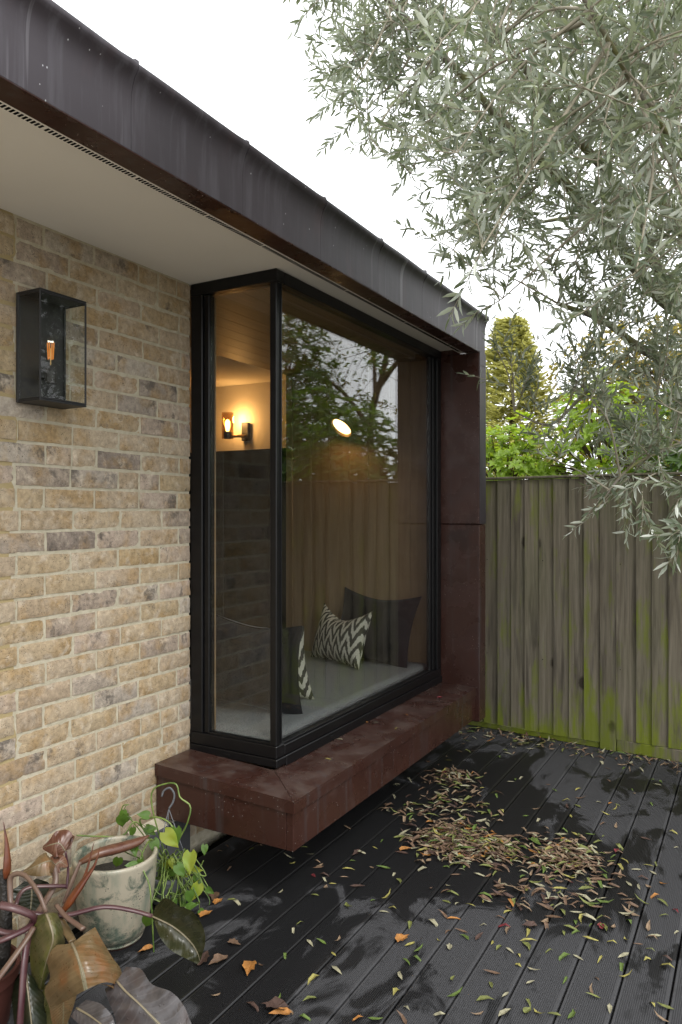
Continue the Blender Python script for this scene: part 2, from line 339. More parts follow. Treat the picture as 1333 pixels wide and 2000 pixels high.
    philo('philodendron_red', (.085, .030, .018), (.135, .062, .036), (.15, .075, .038), .33)
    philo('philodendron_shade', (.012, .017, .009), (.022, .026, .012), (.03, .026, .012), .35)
    g = G('purple_petiole', .35); p = g.pos(); g.col(g.mix(g.ramp(g.noise(p, 9, 4), [(.35, 0), (.65, 1)]), (.048, .013, .019), (.10, .052, .050))); M['petiole'] = g.m
    g = G('brown_petiole', .4); p = g.pos(); g.col(g.mix(g.ramp(g.noise(p, 11, 4), [(.35, 0), (.65, 1)]), (.085, .045, .032), (.14, .092, .066))); M['petiole_b'] = g.m
    g = G('pale_midrib', .4); g.col(g.mix(g.noise(g.pos(), 30, 3), (.16, .125, .075), (.22, .19, .125))); M['rib'] = g.m
    g = G('spear_red', .38); p = g.pos(); g.col(g.mix(g.ramp(g.noise(p, 14, 4), [(.35, 0), (.65, 1)]), (.055, .014, .009), (.15, .042, .012))); M['spear'] = g.m
    g = G('pothos_stem', .4); p = g.pos(); g.col(g.mix(g.ramp(g.noise(p, 16, 3), [(.4, 0), (.6, 1)]), (.07, .12, .022), (.17, .23, .055))); M['vine'] = g.m
    g = G('olive_bark', .9, spec=.15); p = g.pos(); n = g.noise(g.sc(p, 1, 1, .5), 26, 5); c = g.mix(n, (.13, .115, .095), (.26, .235, .20))
    c = g.mix(g.ramp(g.noise(p, 7, 4), [(.46, 0), (.62, .75)]), c, (.16, .165, .045)); g.col(c); g.bump(n, .6, .006); M['bark'] = g.m
    g = G('dark_bark', .95, spec=.1); p = g.pos(); n = g.noise(g.sc(p, 1, 1, .4), 18, 5); g.col(g.mix(n, (.05, .035, .022), (.12, .09, .06))); g.bump(n, .6, .01); M['dbark'] = g.m
    g = G('twig', .85, spec=.2); g.col(g.mix(g.noise(g.pos(), 10, 3), (.22, .20, .15), (.34, .31, .24))); M['twig'] = g.m
    # pots
    g = G('crackled_glaze', .28, spec=.5); v = g.ob(); n = g.noise(v, 11, 6, .7, dist=.5); st = g.noise(g.sc(v, 1, 1, .25), 18, 4)
    c = g.mix(g.ramp(n, [(.50, 0), (.60, .85)]), (.34, .305, .23), (.04, .07, .052)); c = g.mix(g.ramp(st, [(.52, 0), (.70, .7)]), c, (.12, .165, .125))
    cr = g.math('LESS_THAN', g.vor(g.n('VectorMath', {0: v, 1: g.noise(v, 9, 3, out=1)}, operation='ADD').outputs[0], 9, 'DISTANCE_TO_EDGE'), .012)
    c = g.mix(g.math('MULTIPLY', cr, g.ramp(g.noise(v, 6, 2), [(.45, 0), (.6, .8)])), c, (.05, .065, .05))
    pit = g.math('MULTIPLY', g.math('LESS_THAN', g.vor(v, 110), .22), g.math('GREATER_THAN', g.noise(v, 14, 2), .53)); c = g.mix(pit, c, (.04, .045, .035)); g.col(c)
    g.bump(g.math('SUBTRACT', n, g.math('ADD', g.math('MULTIPLY', cr, .3), g.math('MULTIPLY', pit, .3))), .25, .004); M['glaze'] = g.m
    g = G('terracotta', .7); g.col(g.mix(g.noise(g.pos(), 14, 5), (.045, .010, .007), (.08, .020, .011))); M['terracotta'] = g.m
    g = G('wet_soil', .5); n = g.noise(g.pos(), 70, 4); g.col(g.mix(n, (.006, .005, .004), (.02, .016, .012))); g.bump(n, .8, .01); M['soil'] = g.m
    g = G('grey_plastic', .5, color=(.12, .125, .135)); M['plastic'] = g.m
    g = G('black_powdercoat', .5, color=(.012, .012, .013)); M['powder'] = g.m
    g = G('socket_black', .6, color=(.02, .019, .018)); M['socket'] = g.m
    g = G('brass', .3, .9, color=(.45, .28, .10)); M['brass'] = g.m
    def emit(nm, col, st):
        g = G(nm); e = g.n('Emission', {0: (*col, 1), 1: st}); g.t.links.new(e.outputs[0], g.out.inputs[0]); M[nm] = g.m
    emit('filament_dim', (1, .34, .06), .55); emit('filament_tip', (1, .9, .75), 1.6); emit('bulb_lit', (1, .55, .16), 40); emit('lamp_disc', (1, .62, .25), 7)
    # litter
    for nm, c in LITTER: 
        g = G('litter_' + nm, .6, spec=.3); p = g.pos(); g.col(g.mix(g.ramp(g.noise(p, 55, 3), [(.38, 0), (.66, .8)]), c, tuple(x * .5 for x in c))); M['lit_' + nm] = g.m
LITTER = [('cream', (.31, .29, .19)), ('olive', (.16, .175, .05)), ('brown', (.14, .085, .052)), ('yellow', (.30, .27, .075)), ('green', (.10, .15, .03)), ('tan', (.23, .16, .10)), ('orange', (.36, .16, .04)), ('dark', (.07, .04, .03)), ('crimson', (.16, .025, .03))]
mk_materials()
# ================================================================== ground, deck
random.seed(11)
WALLX = -2.14
mb = MB(); mb.add([(-120, -120, -.12), (120, -120, -.12), (120, 120, -.12), (-120, 120, -.12)], [(0, 1, 2, 3)])
structure(obj('ground', mb, M['earth']))
mb = MB(); mb.box(WALLX + .005, 7.0, -9, .548, -.10, -.006); structure(obj('bounce_ground', mb, M['bounce_pale']))  # unseen pale slab behind the camera, added to brighten soffit and fascia underside
mb = MB(); mb.box(WALLX + .005, 2.2, .55, 5.0, -.11, -.032)
deck = structure(obj('deck', mb, M['void']))
PITCH = .1412; BW = .1355
prof = [(0, -.028), (0, -.004), (.003, 0)]
x = .009; ng = 20; gw = (BW - .018) / ng
for k in range(ng):
    prof += [(x, 0), (x + gw * .15, -.0026), (x + gw * .45, -.0026), (x + gw * .6, 0)]; x += gw
prof += [(BW - .003, 0), (BW, -.004), (BW, -.028)]
bm = MB(); bm.extr(list(reversed(prof)), .555, 4.995); bme = bm.mesh('deck_board', M['deck'])
k = 0
for i in range(-14, 14):
    X = -.228 + .0028 + PITCH * i
    if X < WALLX + .002 or X > 2.1: continue
    link('deck_board', bme, deck, Matrix.Translation((X, 0, random.uniform(-.0006, .0006))))

# ================================================================== brick wall
wall = thing('brick_wall', 'yellow stock brick wall with pale mortar carrying the black box lantern', 'brick wall', (WALLX, 1.7, 0))
def brick_mesh(L, H, seed):
    nx, ny = 12, 5; D = .04; b = MB()
    def fn(u, v):
        yy = (u - .5) * L; zz = (v - .5) * H
        e = min(u, 1 - u) * L; e2 = min(v, 1 - v) * H
        back = 0
        if e < .004 or e2 < .004: back = .0032 + .0022 * noise.noise(Vector((yy * 60, zz * 60, seed)))
        yy += .0022 * noise.noise(Vector((yy * 25, zz * 40, seed + 3.3))) + (.0016 * noise.noise(Vector((zz * 120, yy * 8, seed + 7))) if e < .004 else 0)
        zz += .0024 * noise.noise(Vector((yy * 18, zz * 30, seed + 9.1)))
        xx = -back + .0018 * noise.noise(Vector((yy * 20, zz * 30, seed * 1.7))) + .0012 * noise.noise(Vector((yy * 60, zz * 70, seed * 2.1)))
        return (xx, yy, zz)
    b.grid(fn, nx, ny)
    W1 = nx + 1
    ring = [i for i in range(W1)] + [j * W1 + nx for j in range(1, ny + 1)] + [ny * W1 + i for i in range(nx - 1, -1, -1)] + [j * W1 for j in range(ny - 1, 0, -1)]
    o = len(b.v); b.v += [(-D, b.v[i][1], b.v[i][2]) for i in ring]; n = len(ring)
    for k in range(n): b.f.append((ring[k], o + k, o + (k + 1) % n, ring[(k + 1) % n])); b.m.append(0)
    return b.mesh('brick', M['brick'], True)
STR = [brick_mesh(.214, .064, i * 5.7 + 1) for i in range(14)]; HDR = [brick_mesh(.103, .064, i * 3.9 + 80) for i in range(8)]
for me in STR + HDR: me.set_sharp_from_angle(angle=R(50))
def lay(y0, y1, zc):
    L = y1 - y0
    if L < .02: return
    me = random.choice(STR if L > .15 else HDR); base = .214 if L > .15 else .103
    mw = Matrix.Translation((WALLX + random.uniform(-.002, .0015), (y0 + y1) / 2, zc + random.uniform(-.001, .001))) @ Matrix.Rotation(random.uniform(-.006, .006), 4, 'X') @ Matrix.Diagonal((1, L / base, random.uniform(.975, 1.015), 1))
    if random.random() < .5: mw = mw @ Matrix.Rotation(math.pi, 4, 'X')
    link('brick', me, wall, mw)
J = .0105
for k in range(-19, 15):
    zc = 1.394 + .075 * k + .0375
    if zc < .03 or zc > 2.44: continue
    off = 2.298 if k % 2 == 0 else 2.185
    yend = 2.478 if zc > .40 else 4.27
    j = -6; y = off + .225 * -6 + random.uniform(-.006, .006)
    while y < yend:
        y1 = min(y + .225 + random.uniform(-.004, .004), yend + J)
        if y1 > .95:
            if random.random() < .07 and y1 - y > .2:
                ym = y + .112; lay(y + J / 2, ym - J / 2, zc); lay(ym + J / 2, y1 - J / 2, zc)
            else: lay(y + J / 2, y1 - J / 2, zc)
        y = y1
mb = MB()
def mort(y0, y1, z0, z1, ny, nz):
    mb.grid(lambda u, v: (WALLX - .0048 + .0018 * noise.noise(Vector((0, (y0 + (y1 - y0) * u) * 30, (z0 + (z1 - z0) * v) * 30))), y0 + (y1 - y0) * u, z0 + (z1 - z0) * v), ny, nz)
mort(.9, 2.478, 0, 2.46, 60, 90); mort(2.478, 4.27, 0, .26, 30, 10)
obj('mortar', mb, M['mortar'], wall, True)
mb = MB(); mb.box(-2.44, WALLX - .02, -1.2, 2.478, -.05, 2.47); mb.box(-2.44, WALLX - .02, 2.479, 4.265, -.05, .26)
obj('wall_core', mb, M['mortar'], wall)
mb = MB(); mb.box(WALLX - .019, WALLX - .006, -1.2, .945, 0, 2.45); obj('wall_render', mb, M['mortar'], wall)
mb = MB(); mb.bbox(WALLX + .004, -2.085, 2.12, 2.42, 0, .185, .004); pl = tag(obj('wall_plinth', mb, M['slate']), 'small dark grey slab upright against the wall foot under the copper sill', 'plinth')
mb = MB(); mb.extr([(WALLX + .004, .186), (-2.09, .186), (WALLX + .004, .215)], 2.11, 2.43); obj('mortar_fillet', mb, M['mortar'], pl)

# ================================================================== roof edge
roof = thing('flat_roof', 'flat roof edge with dark patinated metal fascia and white soffit', 'roof', (-1.6, 1.7, 2.42))
FX, FZ = -1.45, 2.42
fp = [(0, 0), (.0005, .03), (0, .08), (.0, .125), (.002, .15), (.006, .17), (.013, .187), (.021, .198), (.027, .207), (.029, .216), (.026, .224), (.018, .228), (-.03, .236), (-.083, .242), (-.083, .0)]
ys = [-1.2 + .49 * i for i in range(0, 12)]; ys = [1.445 + .49 * i for i in range(-6, 7)]; ys[-1] = 4.38
for a, b in zip(ys[:-1], ys[1:]):
    mb = MB(); n = len(fp); seg = 8
    vs_ = [(FX + px_ + .0015 * noise.noise(Vector((y * 3, pz * 9, 1))), y, FZ + pz + (.004 * math.exp(-((y - b) / .03) ** 2) + .003 * noise.noise(Vector((y * 4, 2, 0))) if pz > .18 else 0))
           for y in [a + .0004 + (b - a - .0008) * i / seg for i in range(seg + 1)] for px_, pz in fp]
    mb.add(vs_, [(i * n + k, (i + 1) * n + k, (i + 1) * n + (k + 1) % n, i * n + (k + 1) % n) for i in range(seg) for k in range(n)] + [tuple(range(n)), tuple(reversed(range(seg * n, seg * n + n)))])
    obj('fascia_panel', mb, M['fascia'], roof, True, auto=35)
    if b < 4.3:
        mb = MB(); mb.bbox(FX - .03, FX + .024, b - .009, b + .009, FZ + .221, FZ + .236, .004); obj('seam_clip', mb, M['fascia'], roof)
mb = MB()
for a, b in ((-1.5, .6), (.602, 1.75), (1.752, 2.95), (2.952, 4.268)): mb.bbox(FX - .085, FX - .001, a, b, FZ - .004, FZ + .012, .0015)
obj('fascia_underside', mb, M['copper'], roof)
mb = MB(); mb.box(-2.44, FX - .086, -1.5, 4.268, 2.4465, 2.465); obj('soffit', mb, M['soffit'], roof)
mb = MB(); mb.bbox(FX - .120, FX - .0865, -1.5, 4.266, 2.4185, 2.446, .001); vent = obj('vent_strip', mb, M['soffit'], roof)
mb = MB(); y = -.2
while y < 4.2:
    mb.box(FX - .111, FX - .094, y, y + .0062, 2.4172, 2.4184); y += .0118 + (.006 if int(y * 100) % 31 == 0 else 0)
obj('vent_slots', mb, M['void'], vent, kind='stuff')
mb = MB(); mb.box(-6.6, FX - .16, -1.5, 4.70, 2.475, 2.63); obj('roof_deck', mb, M['fascia'], roof)

# ================================================================== copper column and sill
colm = thing('window_column', 'dark red-brown copper clad column closing the far end of the bay window', 'column', (-1.57, 4.33, .2))
CY0, CY1 = 4.27, 4.385
for z0, z1, m in ((.205, 1.384, 'copper'), (1.388, 2.4155, 'copper')):
    mb = MB(); mb.bbox(-2.30, FX + .002, CY0, CY1, z0, z1, .003); obj('column_panel', mb, M[m], colm)
mb = MB(); mb.box(-2.30, FX - .1215, CY0 + .001, CY1, 2.4158, 2.4463); obj('head_infill', mb, M['copper'], colm)
mb = MB(); mb.bbox(FX + .0025, FX + .0045, CY0 + .001, CY1, 1.389, 2.336, .0008); obj('edge_cladding', mb, M['fascia'], colm)
mb = MB(); mb.bbox(FX + .0025, FX + .0045, CY0 + .001, CY1, 2.340, 2.4195, .0008); obj('edge_cladding', mb, M['fascia'], colm)
mb = MB(); mb.box(-2.28, FX - .01, CY0 + .004, CY1 - .004, 1.3835, 1.3885); obj('shadow_joint', mb, M['void'], colm)

sill = thing('window_sill', 'red-brown copper clad box sill projecting under the bay window', 'window sill', (-1.8, 3.2, .2))
SX, SY = -1.472, 2.268
zt = lambda x_: .437 - .027 * (x_ - WALLX) / (SX - WALLX)
# top plates with mitred corner
mb = MB()
def plate(poly, t=.006):
    o = len(mb.v); n = len(poly)
    mb.add([(a, b, zt(a)) for a, b in poly] + [(a, b, zt(a) - t) for a, b in poly], [tuple(range(n)), tuple(reversed(range(n, 2 * n)))] + [(k, n + k, n + (k + 1) % n, (k + 1) % n) for k in range(n)])
def seg_plate(poly):
    global mb
    mb = MB(); plate(poly); return obj('top_plate', mb, M['copper'], sill)
ov = .008
seg_plate([(WALLX + .004, SY - ov), (SX + ov - .001, SY - ov), (-1.70, 2.476), (WALLX + .004, 2.476)])
seg_plate([(SX + ov, SY - ov + .001), (SX + ov, 3.32), (-1.70, 3.32), (-1.70, 2.479)])
seg_plate([(SX + ov, 3.3215), (SX + ov, 4.268), (-1.70, 4.268), (-1.70, 3.3215)])
mb = MB()                                                    # folded drip edge
mb.bbox(SX + .0005, SX + ov, SY - ov + .004, 4.268, zt(SX) - .047, zt(SX) - .0065, .0015); obj('drip_edge', mb, M['copper'], sill)
mb = MB()
mb.add([(x_, y_, z_ ) for y_ in (SY - ov, SY - .0005) for x_, z_ in ((WALLX + .004, zt(WALLX) - .0065), (SX + ov - .003, zt(SX) - .0065), (SX + ov - .003, zt(SX) - .047), (WALLX + .004, zt(WALLX) - .047))],
       [(0, 1, 2, 3), (7, 6, 5, 4), (0, 4, 5, 1), (3, 2, 6, 7), (1, 5, 6, 2), (0, 3, 7, 4)]); obj('drip_edge', mb, M['copper'], sill)
for a, b in ((SY, 2.86), (2.8612, 3.56), (3.5612, 4.268)):
    mb = MB(); mb.bbox(SX - .03, SX, a, b, .222, zt(SX) - .008, .002); obj('front_panel', mb, M['copper'], sill)
mb = MB(); mb.bbox(WALLX + .004, SX - .031, SY, SY + .03, .222, zt(SX) - .008, .002); obj('end_panel', mb, M['copper'], sill)
mb = MB(); mb.box(WALLX + .004, SX - .032, SY + .031, 4.266, .225, zt(SX) - .012); obj('sill_core', mb, M['void'], sill)

# ================================================================== bay window
win = thing('bay_window', 'black framed corner bay window with large clear panes and a lit seat behind', 'window', (-1.75, 3.2, .43))
GX, GY = -1.69, 2.48              # outer planes of the long and the short side
ZB, ZT = .432, 2.444
def fr(name, *a, b=.003, m='black'): mb = MB(); mb.bbox(*a, b); return obj(name, mb, M[m], win)
fr('bottom_rail', WALLX + .002, GX, GY, GY + .06, ZB + .03, .512); fr('bottom_rail', GX - .06, GX, GY + .061, CY0 - .002, ZB + .03, .505)
fr('sill_track', WALLX + .002, GX + .006, GY - .006, GY + .065, ZB - .004, ZB + .029); fr('sill_track', GX - .06, GX + .006, GY + .066, CY0 - .002, ZB - .014, ZB + .029)
fr('top_rail', WALLX + .002, GX, GY, GY + .06, 2.393, ZT); fr('top_rail', GX - .06, GX, GY + .061, CY0 - .002, 2.393, ZT)
fr('wall_post', WALLX + .002, -2.075, GY + .001, GY + .06, .513, 2.392); fr('wall_post', -2.074, -2.046, GY + .012, GY + .05, .513, 2.392)
fr('corner_post', GX - .034, GX - .001, GY + .001, GY + .034, .513, 2.392)
fr('corner_bead', GX - .0005, GX + .0035, GY + .028, GY + .036, .52, 2.39, b=.001)
fr('jamb', GX - .06, GX - .001, 4.205, CY0 - .002, .506, 2.392); fr('jamb', GX - .05, GX - .012, 4.165, 4.204, .506, 2.392); fr('jamb', GX - .045, GX - .02, 4.138, 4.164, .506, 2.392)
for nm, a in (('glazing_bead', (-2.045, GX - .035, GY + .008, GY + .02, .5125, .520)), ('glazing_bead', (GX - .03, GX - .008, GY + .037, 4.137, .5055, .513))): fr(nm, *a, b=.001)
mb = MB(); mb.box(-2.045, GX - .035, GY + .022, GY + .030, .513, 2.392); pane1 = obj('pane', mb, M['glazing'], win); pane1['label'] = 'narrow end pane reflecting the brick wall'
mb = MB(); mb.box(GX - .034, GX - .026, GY + .036, 4.137, .506, 2.392); pane2 = obj('pane', mb, M['glazing'], win); pane2['label'] = 'large front pane reflecting trees and sky'
for yy in (2.9, 3.55, 4.05):
    mb = MB(); mb.bbox(GX + .0065, GX + .009, yy, yy + .03, ZB + .006, ZB + .016, .001); obj('drain_cap', mb, M['black'], win)
mb = MB(); mb.bbox(-1.95, -1.92, GY - .009, GY - .0065, ZB + .006, ZB + .016, .001); obj('drain_cap', mb, M['black'], win)
mb = MB(); mb.bbox(-2.066, -2.052, GY + .061, GY + .068, .515, 2.39, .002); obj('oak_lining', mb, M['oak'], win)

# ================================================================== room behind the glass
def st(name, mat, *boxes):
    b = MB()
    for q in boxes: b.box(*q)
    return structure(obj(name, b, mat))
st('room_floor', M['floor'], (-6.2, -2.441, .25, 4.66, .02, .10))
st('room_ceiling', M['plaster'], (-6.2, -2.805, .25, 4.66, 2.452, 2.474))
st('room_wall', M['plaster'], (-6.3, -2.80, 4.661, 4.76, .0, 2.474), (-6.3, -6.201, .15, 4.66, 0, 2.474), (-6.2, -2.441, .15, .249, 0, 2.474))
st('room_wall_inner', M['plaster'], (-2.452, -2.441, .25, 2.476, .1, 2.451))
mb = MB(); mb.box(-2.82, -2.301, 4.28, 4.66, 0, 2.474); structure(obj('room_wall_end', mb, M['plaster']))
oakw = thing('oak_panelling', 'vertical oak boards lining the far end of the window seat', 'panelling', (-2.3, 4.26, .4))
xs = [-2.81, -2.76] + [-2.76 + .145 * i for i in range(1, 8)] + [GX - .062]
for a, b in zip(xs[:-1], xs[1:]):
    mb = MB(); mb.bbox(a + .0006, b - .0006, 4.25 + (.0 if a > -2.8 else -.012), 4.268, .42, 2.398, .0012); obj('oak_board', mb, M['oak'], oakw)
bc = thing('timber_ceiling', 'oak boarded ceiling low over the window seat', 'ceiling', (-2.3, 3.4, 2.4))
xs = [-2.815 + .1118 * i for i in range(11)]
for a, b in zip(xs[:-1], xs[1:]):
    mb = MB(); mb.bbox(a + .0008, min(b, GX - .062) - .0008, GY + .062, 4.249, 2.398, 2.43, .0012); obj('ceiling_board', mb, M['oak_ceiling'], bc)
mb = MB(); mb.box(-2.814, GX - .065, GY + .063, 4.249, 2.4305, 2.4455); obj('ceiling_backing', mb, M['oak_ceiling'], bc)
mb = MB(); mb.bbox(-2.78, -2.1, 2.545, 4.249, .10, .425, .004); mb.bbox(-2.099, GX - .063, 2.545, 4.249, .30, .425, .004); tag(obj('seat_bench', mb, M['oak']), 'oak bench box under the grey window seat mattress', 'bench')
mb = MB(); mb.bbox(-2.441, -2.30, 2.479, 2.543, .1, 2.395, .003); structure(obj('window_reveal', mb, M['plaster']))
cab = thing('tall_cabinet', 'tall near-black cabinet standing below the lit wall lamp inside', 'cabinet', (-4, 4.5, .1))
for a, b in ((-5.8, -5.2), (-5.198, -4.6), (-4.598, -4.0), (-3.998, -3.4), (-3.398, -2.83)):
    mb = MB(); mb.bbox(a, b, 4.30, 4.325, .16, 1.905, .002); obj('cabinet_door', mb, M['cabinet'], cab)
mb = MB(); mb.box(-5.8, -2.83, 4.326, 4.655, .1, 1.90); obj('carcass', mb, M['cabinet'], cab)

# mattress
def cushion_slab(x0, x1, y0, y1, z0, z1, r=.03):
    b = MB(); n = 28
    def fn(u, v):
        X = x0 + (x1 - x0) * u; Y = y0 + (y1 - y0) * v
        e = min((X - x0), (x1 - X), (Y - y0), (y1 - Y)); k = min(1, e / r); k = 1 - (1 - k) ** 2
        return (X, Y, z1 - r * (1 - k) + .004 * noise.noise(Vector((X * 4, Y * 4, 0))))
    def es(t): return .5 - .5 * math.cos(math.pi * t)
    b.grid(lambda u, v: fn(es(u), es(v)), n, n); o = len(b.v)
    b.box(x0, x1, y0, y1, z0, z1 - r - .0005); return b
seat = thing('seat_mattress', 'long grey tweed mattress covering the window seat', 'mattress', (-2.3, 3.4, .43))
mxs = (-2.77, GX - .066, 2.55, 4.246)
obj('mattress_pad', cushion_slab(*mxs, .427, .533), M['tweed'], seat, True, auto=60)
mb = MB(); x0, x1, y0, y1 = mxs
for z_ in (.511, .438): mb.tube([(x0, y0, z_), (x1, y0, z_), (x1, y1, z_), (x0, y1, z_), (x0, y0, z_)], .0055, 6)
obj('piping', mb, M['tweed'], seat, True)

# cushions
def pillow(name, w_, h_, t_, mat, origin, xdir, updir, label, sag=0, seed=0, group=None):
    b = MB(); n = 26
    def surf(sgn):
        def fn(u, v):
            a = u * 2 - 1; c = v * 2 - 1
            a = math.copysign(abs(a) ** .8, a); c = math.copysign(abs(c) ** .8, c)
            X = a * (1 - .10 * (1 - c * c)) * w_ / 2; Y = c * (1 - .09 * (1 - a * a)) * h_ / 2
            th = t_ * ((1 - abs(a) ** 2.4) * (1 - abs(c) ** 2.4)) ** .55
            if c > 0: Y -= sag * (1 - abs(a) ** 1.6) * c
            wr = .006 * noise.noise(Vector((X * 14, Y * 14, seed + sgn))) + .003 * noise.noise(Vector((X * 36, Y * 30, seed)))
            return (X, Y + h_ / 2, sgn * th + wr * (1 - max(abs(a), abs(c)) ** 6))
        return fn
    b.grid(surf(1), n, n); b.grid(surf(-1), n, n, flip=True)
    xd = Vector(xdir).normalized(); ud = Vector(updir); ud = (ud - xd * ud.dot(xd)).normalized(); nd = xd.cross(ud)
    mw = Matrix((xd, ud, nd)).transposed().to_4x4(); mw.translation = Vector(origin)
    o = thing(name, label, 'cushion', origin, group)
    obj('cushion_cover', b, mat, o, True, mw=mw)
    e = MB(); k = 60; pts = []
    for i in range(k):
        t = i / k * 4; s_ = int(t); q = (t - s_) * 2 - 1
        a, c = ((q, -1), (1, q), (-q, 1), (-1, -q))[s_]
        X = a * (1 - .10 * (1 - c * c)) * w_ / 2; Y = c * (1 - .09 * (1 - a * a)) * h_ / 2
        if c > 0: Y -= sag * (1 - abs(a) ** 1.6) * c
        pts.append((X, Y + h_ / 2, 0))
    e.tube(pts + [pts[0]], .003, 5); obj('seam', e, mat, o, True, mw=mw); return o
pillow('scatter_cushion', .49, .35, .085, M['ikat'], (-2.27, 3.95, .536), (.44, -.185, 0), (.16, .30, 1), 'cream and charcoal chevron cushion leaning on the large black cushion', .075, 3)
pillow('scatter_cushion', .58, .445, .08, M['velvet'], (-2.10, 4.07, .535), (.52, -.07, -.02), (.12, .32, 1), 'large black velvet cushion leaning on the oak boards', .035, 8)
pillow('scatter_cushion', .47, .50, .08, M['velvet'], (-2.05, 2.84, .535), (-.46, -.11, .06), (-.06, -.42, 1), 'black velvet cushion leaning against the narrow end pane', .03, 15)
pillow('scatter_cushion', .44, .42, .075, M['ikat'], (-2.125, 3.08, .533), (-.46, -.12, 0), (-.05, -.46, 1), 'chevron cushion half hidden behind the black cushion by the corner post', .05, 21)

# wall lamp with lit bulb in a glass tube
def warm_point(name, loc, power, col, size):
    l = bpy.data.lights.new(name, 'POINT'); l.energy = power; l.color = col; l.shadow_soft_size = size
    o = bpy.data.objects.new(name, l); COL.objects.link(o); o.location = loc; return o
lx, lz = -3.53, 2.12
sc_ = thing('wall_sconce', 'lit wall lamp with amber glass tube inside the room', 'lamp', (lx, 4.6, lz - .08))
mb = MB(); mb.bbox(lx + .045, lx + .11, 4.63, 4.66, lz - .11, lz + .03, .004); obj('back_plate', mb, M['socket'], sc_)
mb = MB(); mb.tube([(lx + .09, 4.63, lz - .075), (lx + .06, 4.55, lz - .08), (lx, 4.52, lz - .085)], .012, 8); obj('arm', mb, M['brass'], sc_, True)
mb = MB(); mb.lathe([(.0, lz - .10), (.03, lz - .10), (.03, lz - .05), (.018, lz - .045), (0, lz - .045)], 16, lx, 4.52); obj('lamp_holder', mb, M['socket'], sc_, True, auto=40)
mb = MB(); mb.lathe([(.046, lz - .10), (.046, lz + .10), (.043, lz + .10), (.043, lz - .10), (.046, lz - .10)], 24, lx, 4.52); obj('glass_tube', mb, M['smoked_glass'], sc_, True, auto=40)
mb = MB(); mb.lathe([(.0, lz - .044), (.011, lz - .04), (.02, lz + .005), (.018, lz + .03), (.008, lz + .045), (0, lz + .047)], 14, lx, 4.52); obj('bulb', mb, M['bulb_lit'], sc_, True)
warm_point('sconce_light', (lx + .03, 4.57, lz + .05), 4.5, (1, .52, .17), .03)
# dish reading lamp
dp = Vector((-2.295, 4.10, 2.0))
dl = thing('reading_lamp', 'round dish lamp glowing in front of the oak boards', 'lamp', (-2.33, 4.24, 1.95))
ax = Vector((-.26, -.60, -.72)).normalized(); q = Vector((0, 0, 1)).rotation_difference(ax).to_matrix().to_4x4(); mw = Matrix.Translation(dp) @ q
mb = MB(); mb.lathe([(0, -.04), (.035, -.037), (.06, -.022), (.078, .0), (.082, .012), (.078, .012), (.06, -.012), (.03, -.028), (0, -.03)], 32); obj('shade', mb, M['oak_ceiling'], dl, True, mw=mw)
mb = MB(); mb.lathe([(0, .0), (.066, .0)], 32); obj('diffuser', mb, M['lamp_disc'], dl, mw=mw)
mb = MB(); mb.tube([dp + ax * -.035, dp + Vector((0, .07, .03)), (-2.33, 4.248, 2.02)], .007, 8); obj('arm', mb, M['brass'], dl, True)
mb = MB(); mb.tube([(-2.33, 4.249, 2.02), (-2.33, 4.236, 2.02)], .03, 20); obj('wall_rose', mb, M['brass'], dl)
rl = bpy.data.lights.new('reading_light', 'SPOT'); rl.energy = 2.6; rl.color = (1, .58, .22); rl.spot_size = R(165); rl.spot_blend = 1; rl.shadow_soft_size = .03
ro = bpy.data.objects.new('reading_light', rl); COL.objects.link(ro); ro.location = dp + ax * .02; ro.rotation_euler = Vector((0, .25, -1)).to_track_quat('-Z', 'Y').to_euler()

# ================================================================== box lantern on the brick wall
lan = thing('wall_lantern', 'black rectangular glass box lantern fixed to the brick wall', 'lantern', (WALLX, 1.71, 1.82))
LY0, LY1, LX1, LZ0, LZ1 = 1.613, 1.805, -2.02, 1.822, 2.186; L0 = WALLX + .006; t = .006
def lp(name, m, *a, b=.0012): mb = MB(); mb.bbox(*a, b); return obj(name, mb, M[m], lan)
lp('back_plate', 'powder', L0 - .004, L0 + .004, LY0, LY1 - .0, LZ0, LZ1)
lp('base_plate', 'powder', L0 + .0045, LX1, LY0, LY1, LZ0, LZ0 + .006); lp('top_plate', 'powder', L0 + .0045, LX1, LY0, LY1, LZ1 - .006, LZ1)
for xx, yy in ((LX1 - t, LY0), (LX1 - t, LY1 - t), (L0 + .005, LY0), (L0 + .005, LY1 - t)): lp('frame_bar', 'powder', xx, xx + t, yy, yy + t, LZ0 + .0065, LZ1 - .0065)
for z_ in (LZ0 + .0065, LZ1 - .0125):
    lp('frame_bar', 'powder', LX1 - t, LX1, LY0 + t + .0005, LY1 - t - .0005, z_, z_ + t)
    for yy in (LY0, LY1 - t): lp('frame_bar', 'powder', L0 + .012, LX1 - t - .0005, yy, yy + t, z_, z_ + t)
lp('glass_pane', 'lamp_glass', LX1 - .004, LX1 - .002, LY0 + t, LY1 - t, LZ0 + .013, LZ1 - .013, b=.0003)
for yy in (LY0 + .002, LY1 - .004): lp('glass_pane', 'lamp_glass', L0 + .0115, LX1 - t, yy, yy + .002, LZ0 + .013, LZ1 - .013, b=.0003)
bx, by, bz = -2.075, 1.700, LZ0 + .07
mb = MB(); mb.lathe([(0, bz), (.017, bz), (.019, bz + .005), (.019, bz + .055), (.015, bz + .06), (0, bz + .06)], 18, bx, by); hold = obj('lamp_holder', mb, M['socket'], lan, True, auto=40)
mb = MB(); mb.tube([(L0 + .004, by, bz + .02), (bx, by, bz + .02)], .006, 8); obj('holder_arm', mb, M['powder'], hold, True)
z0 = bz + .06
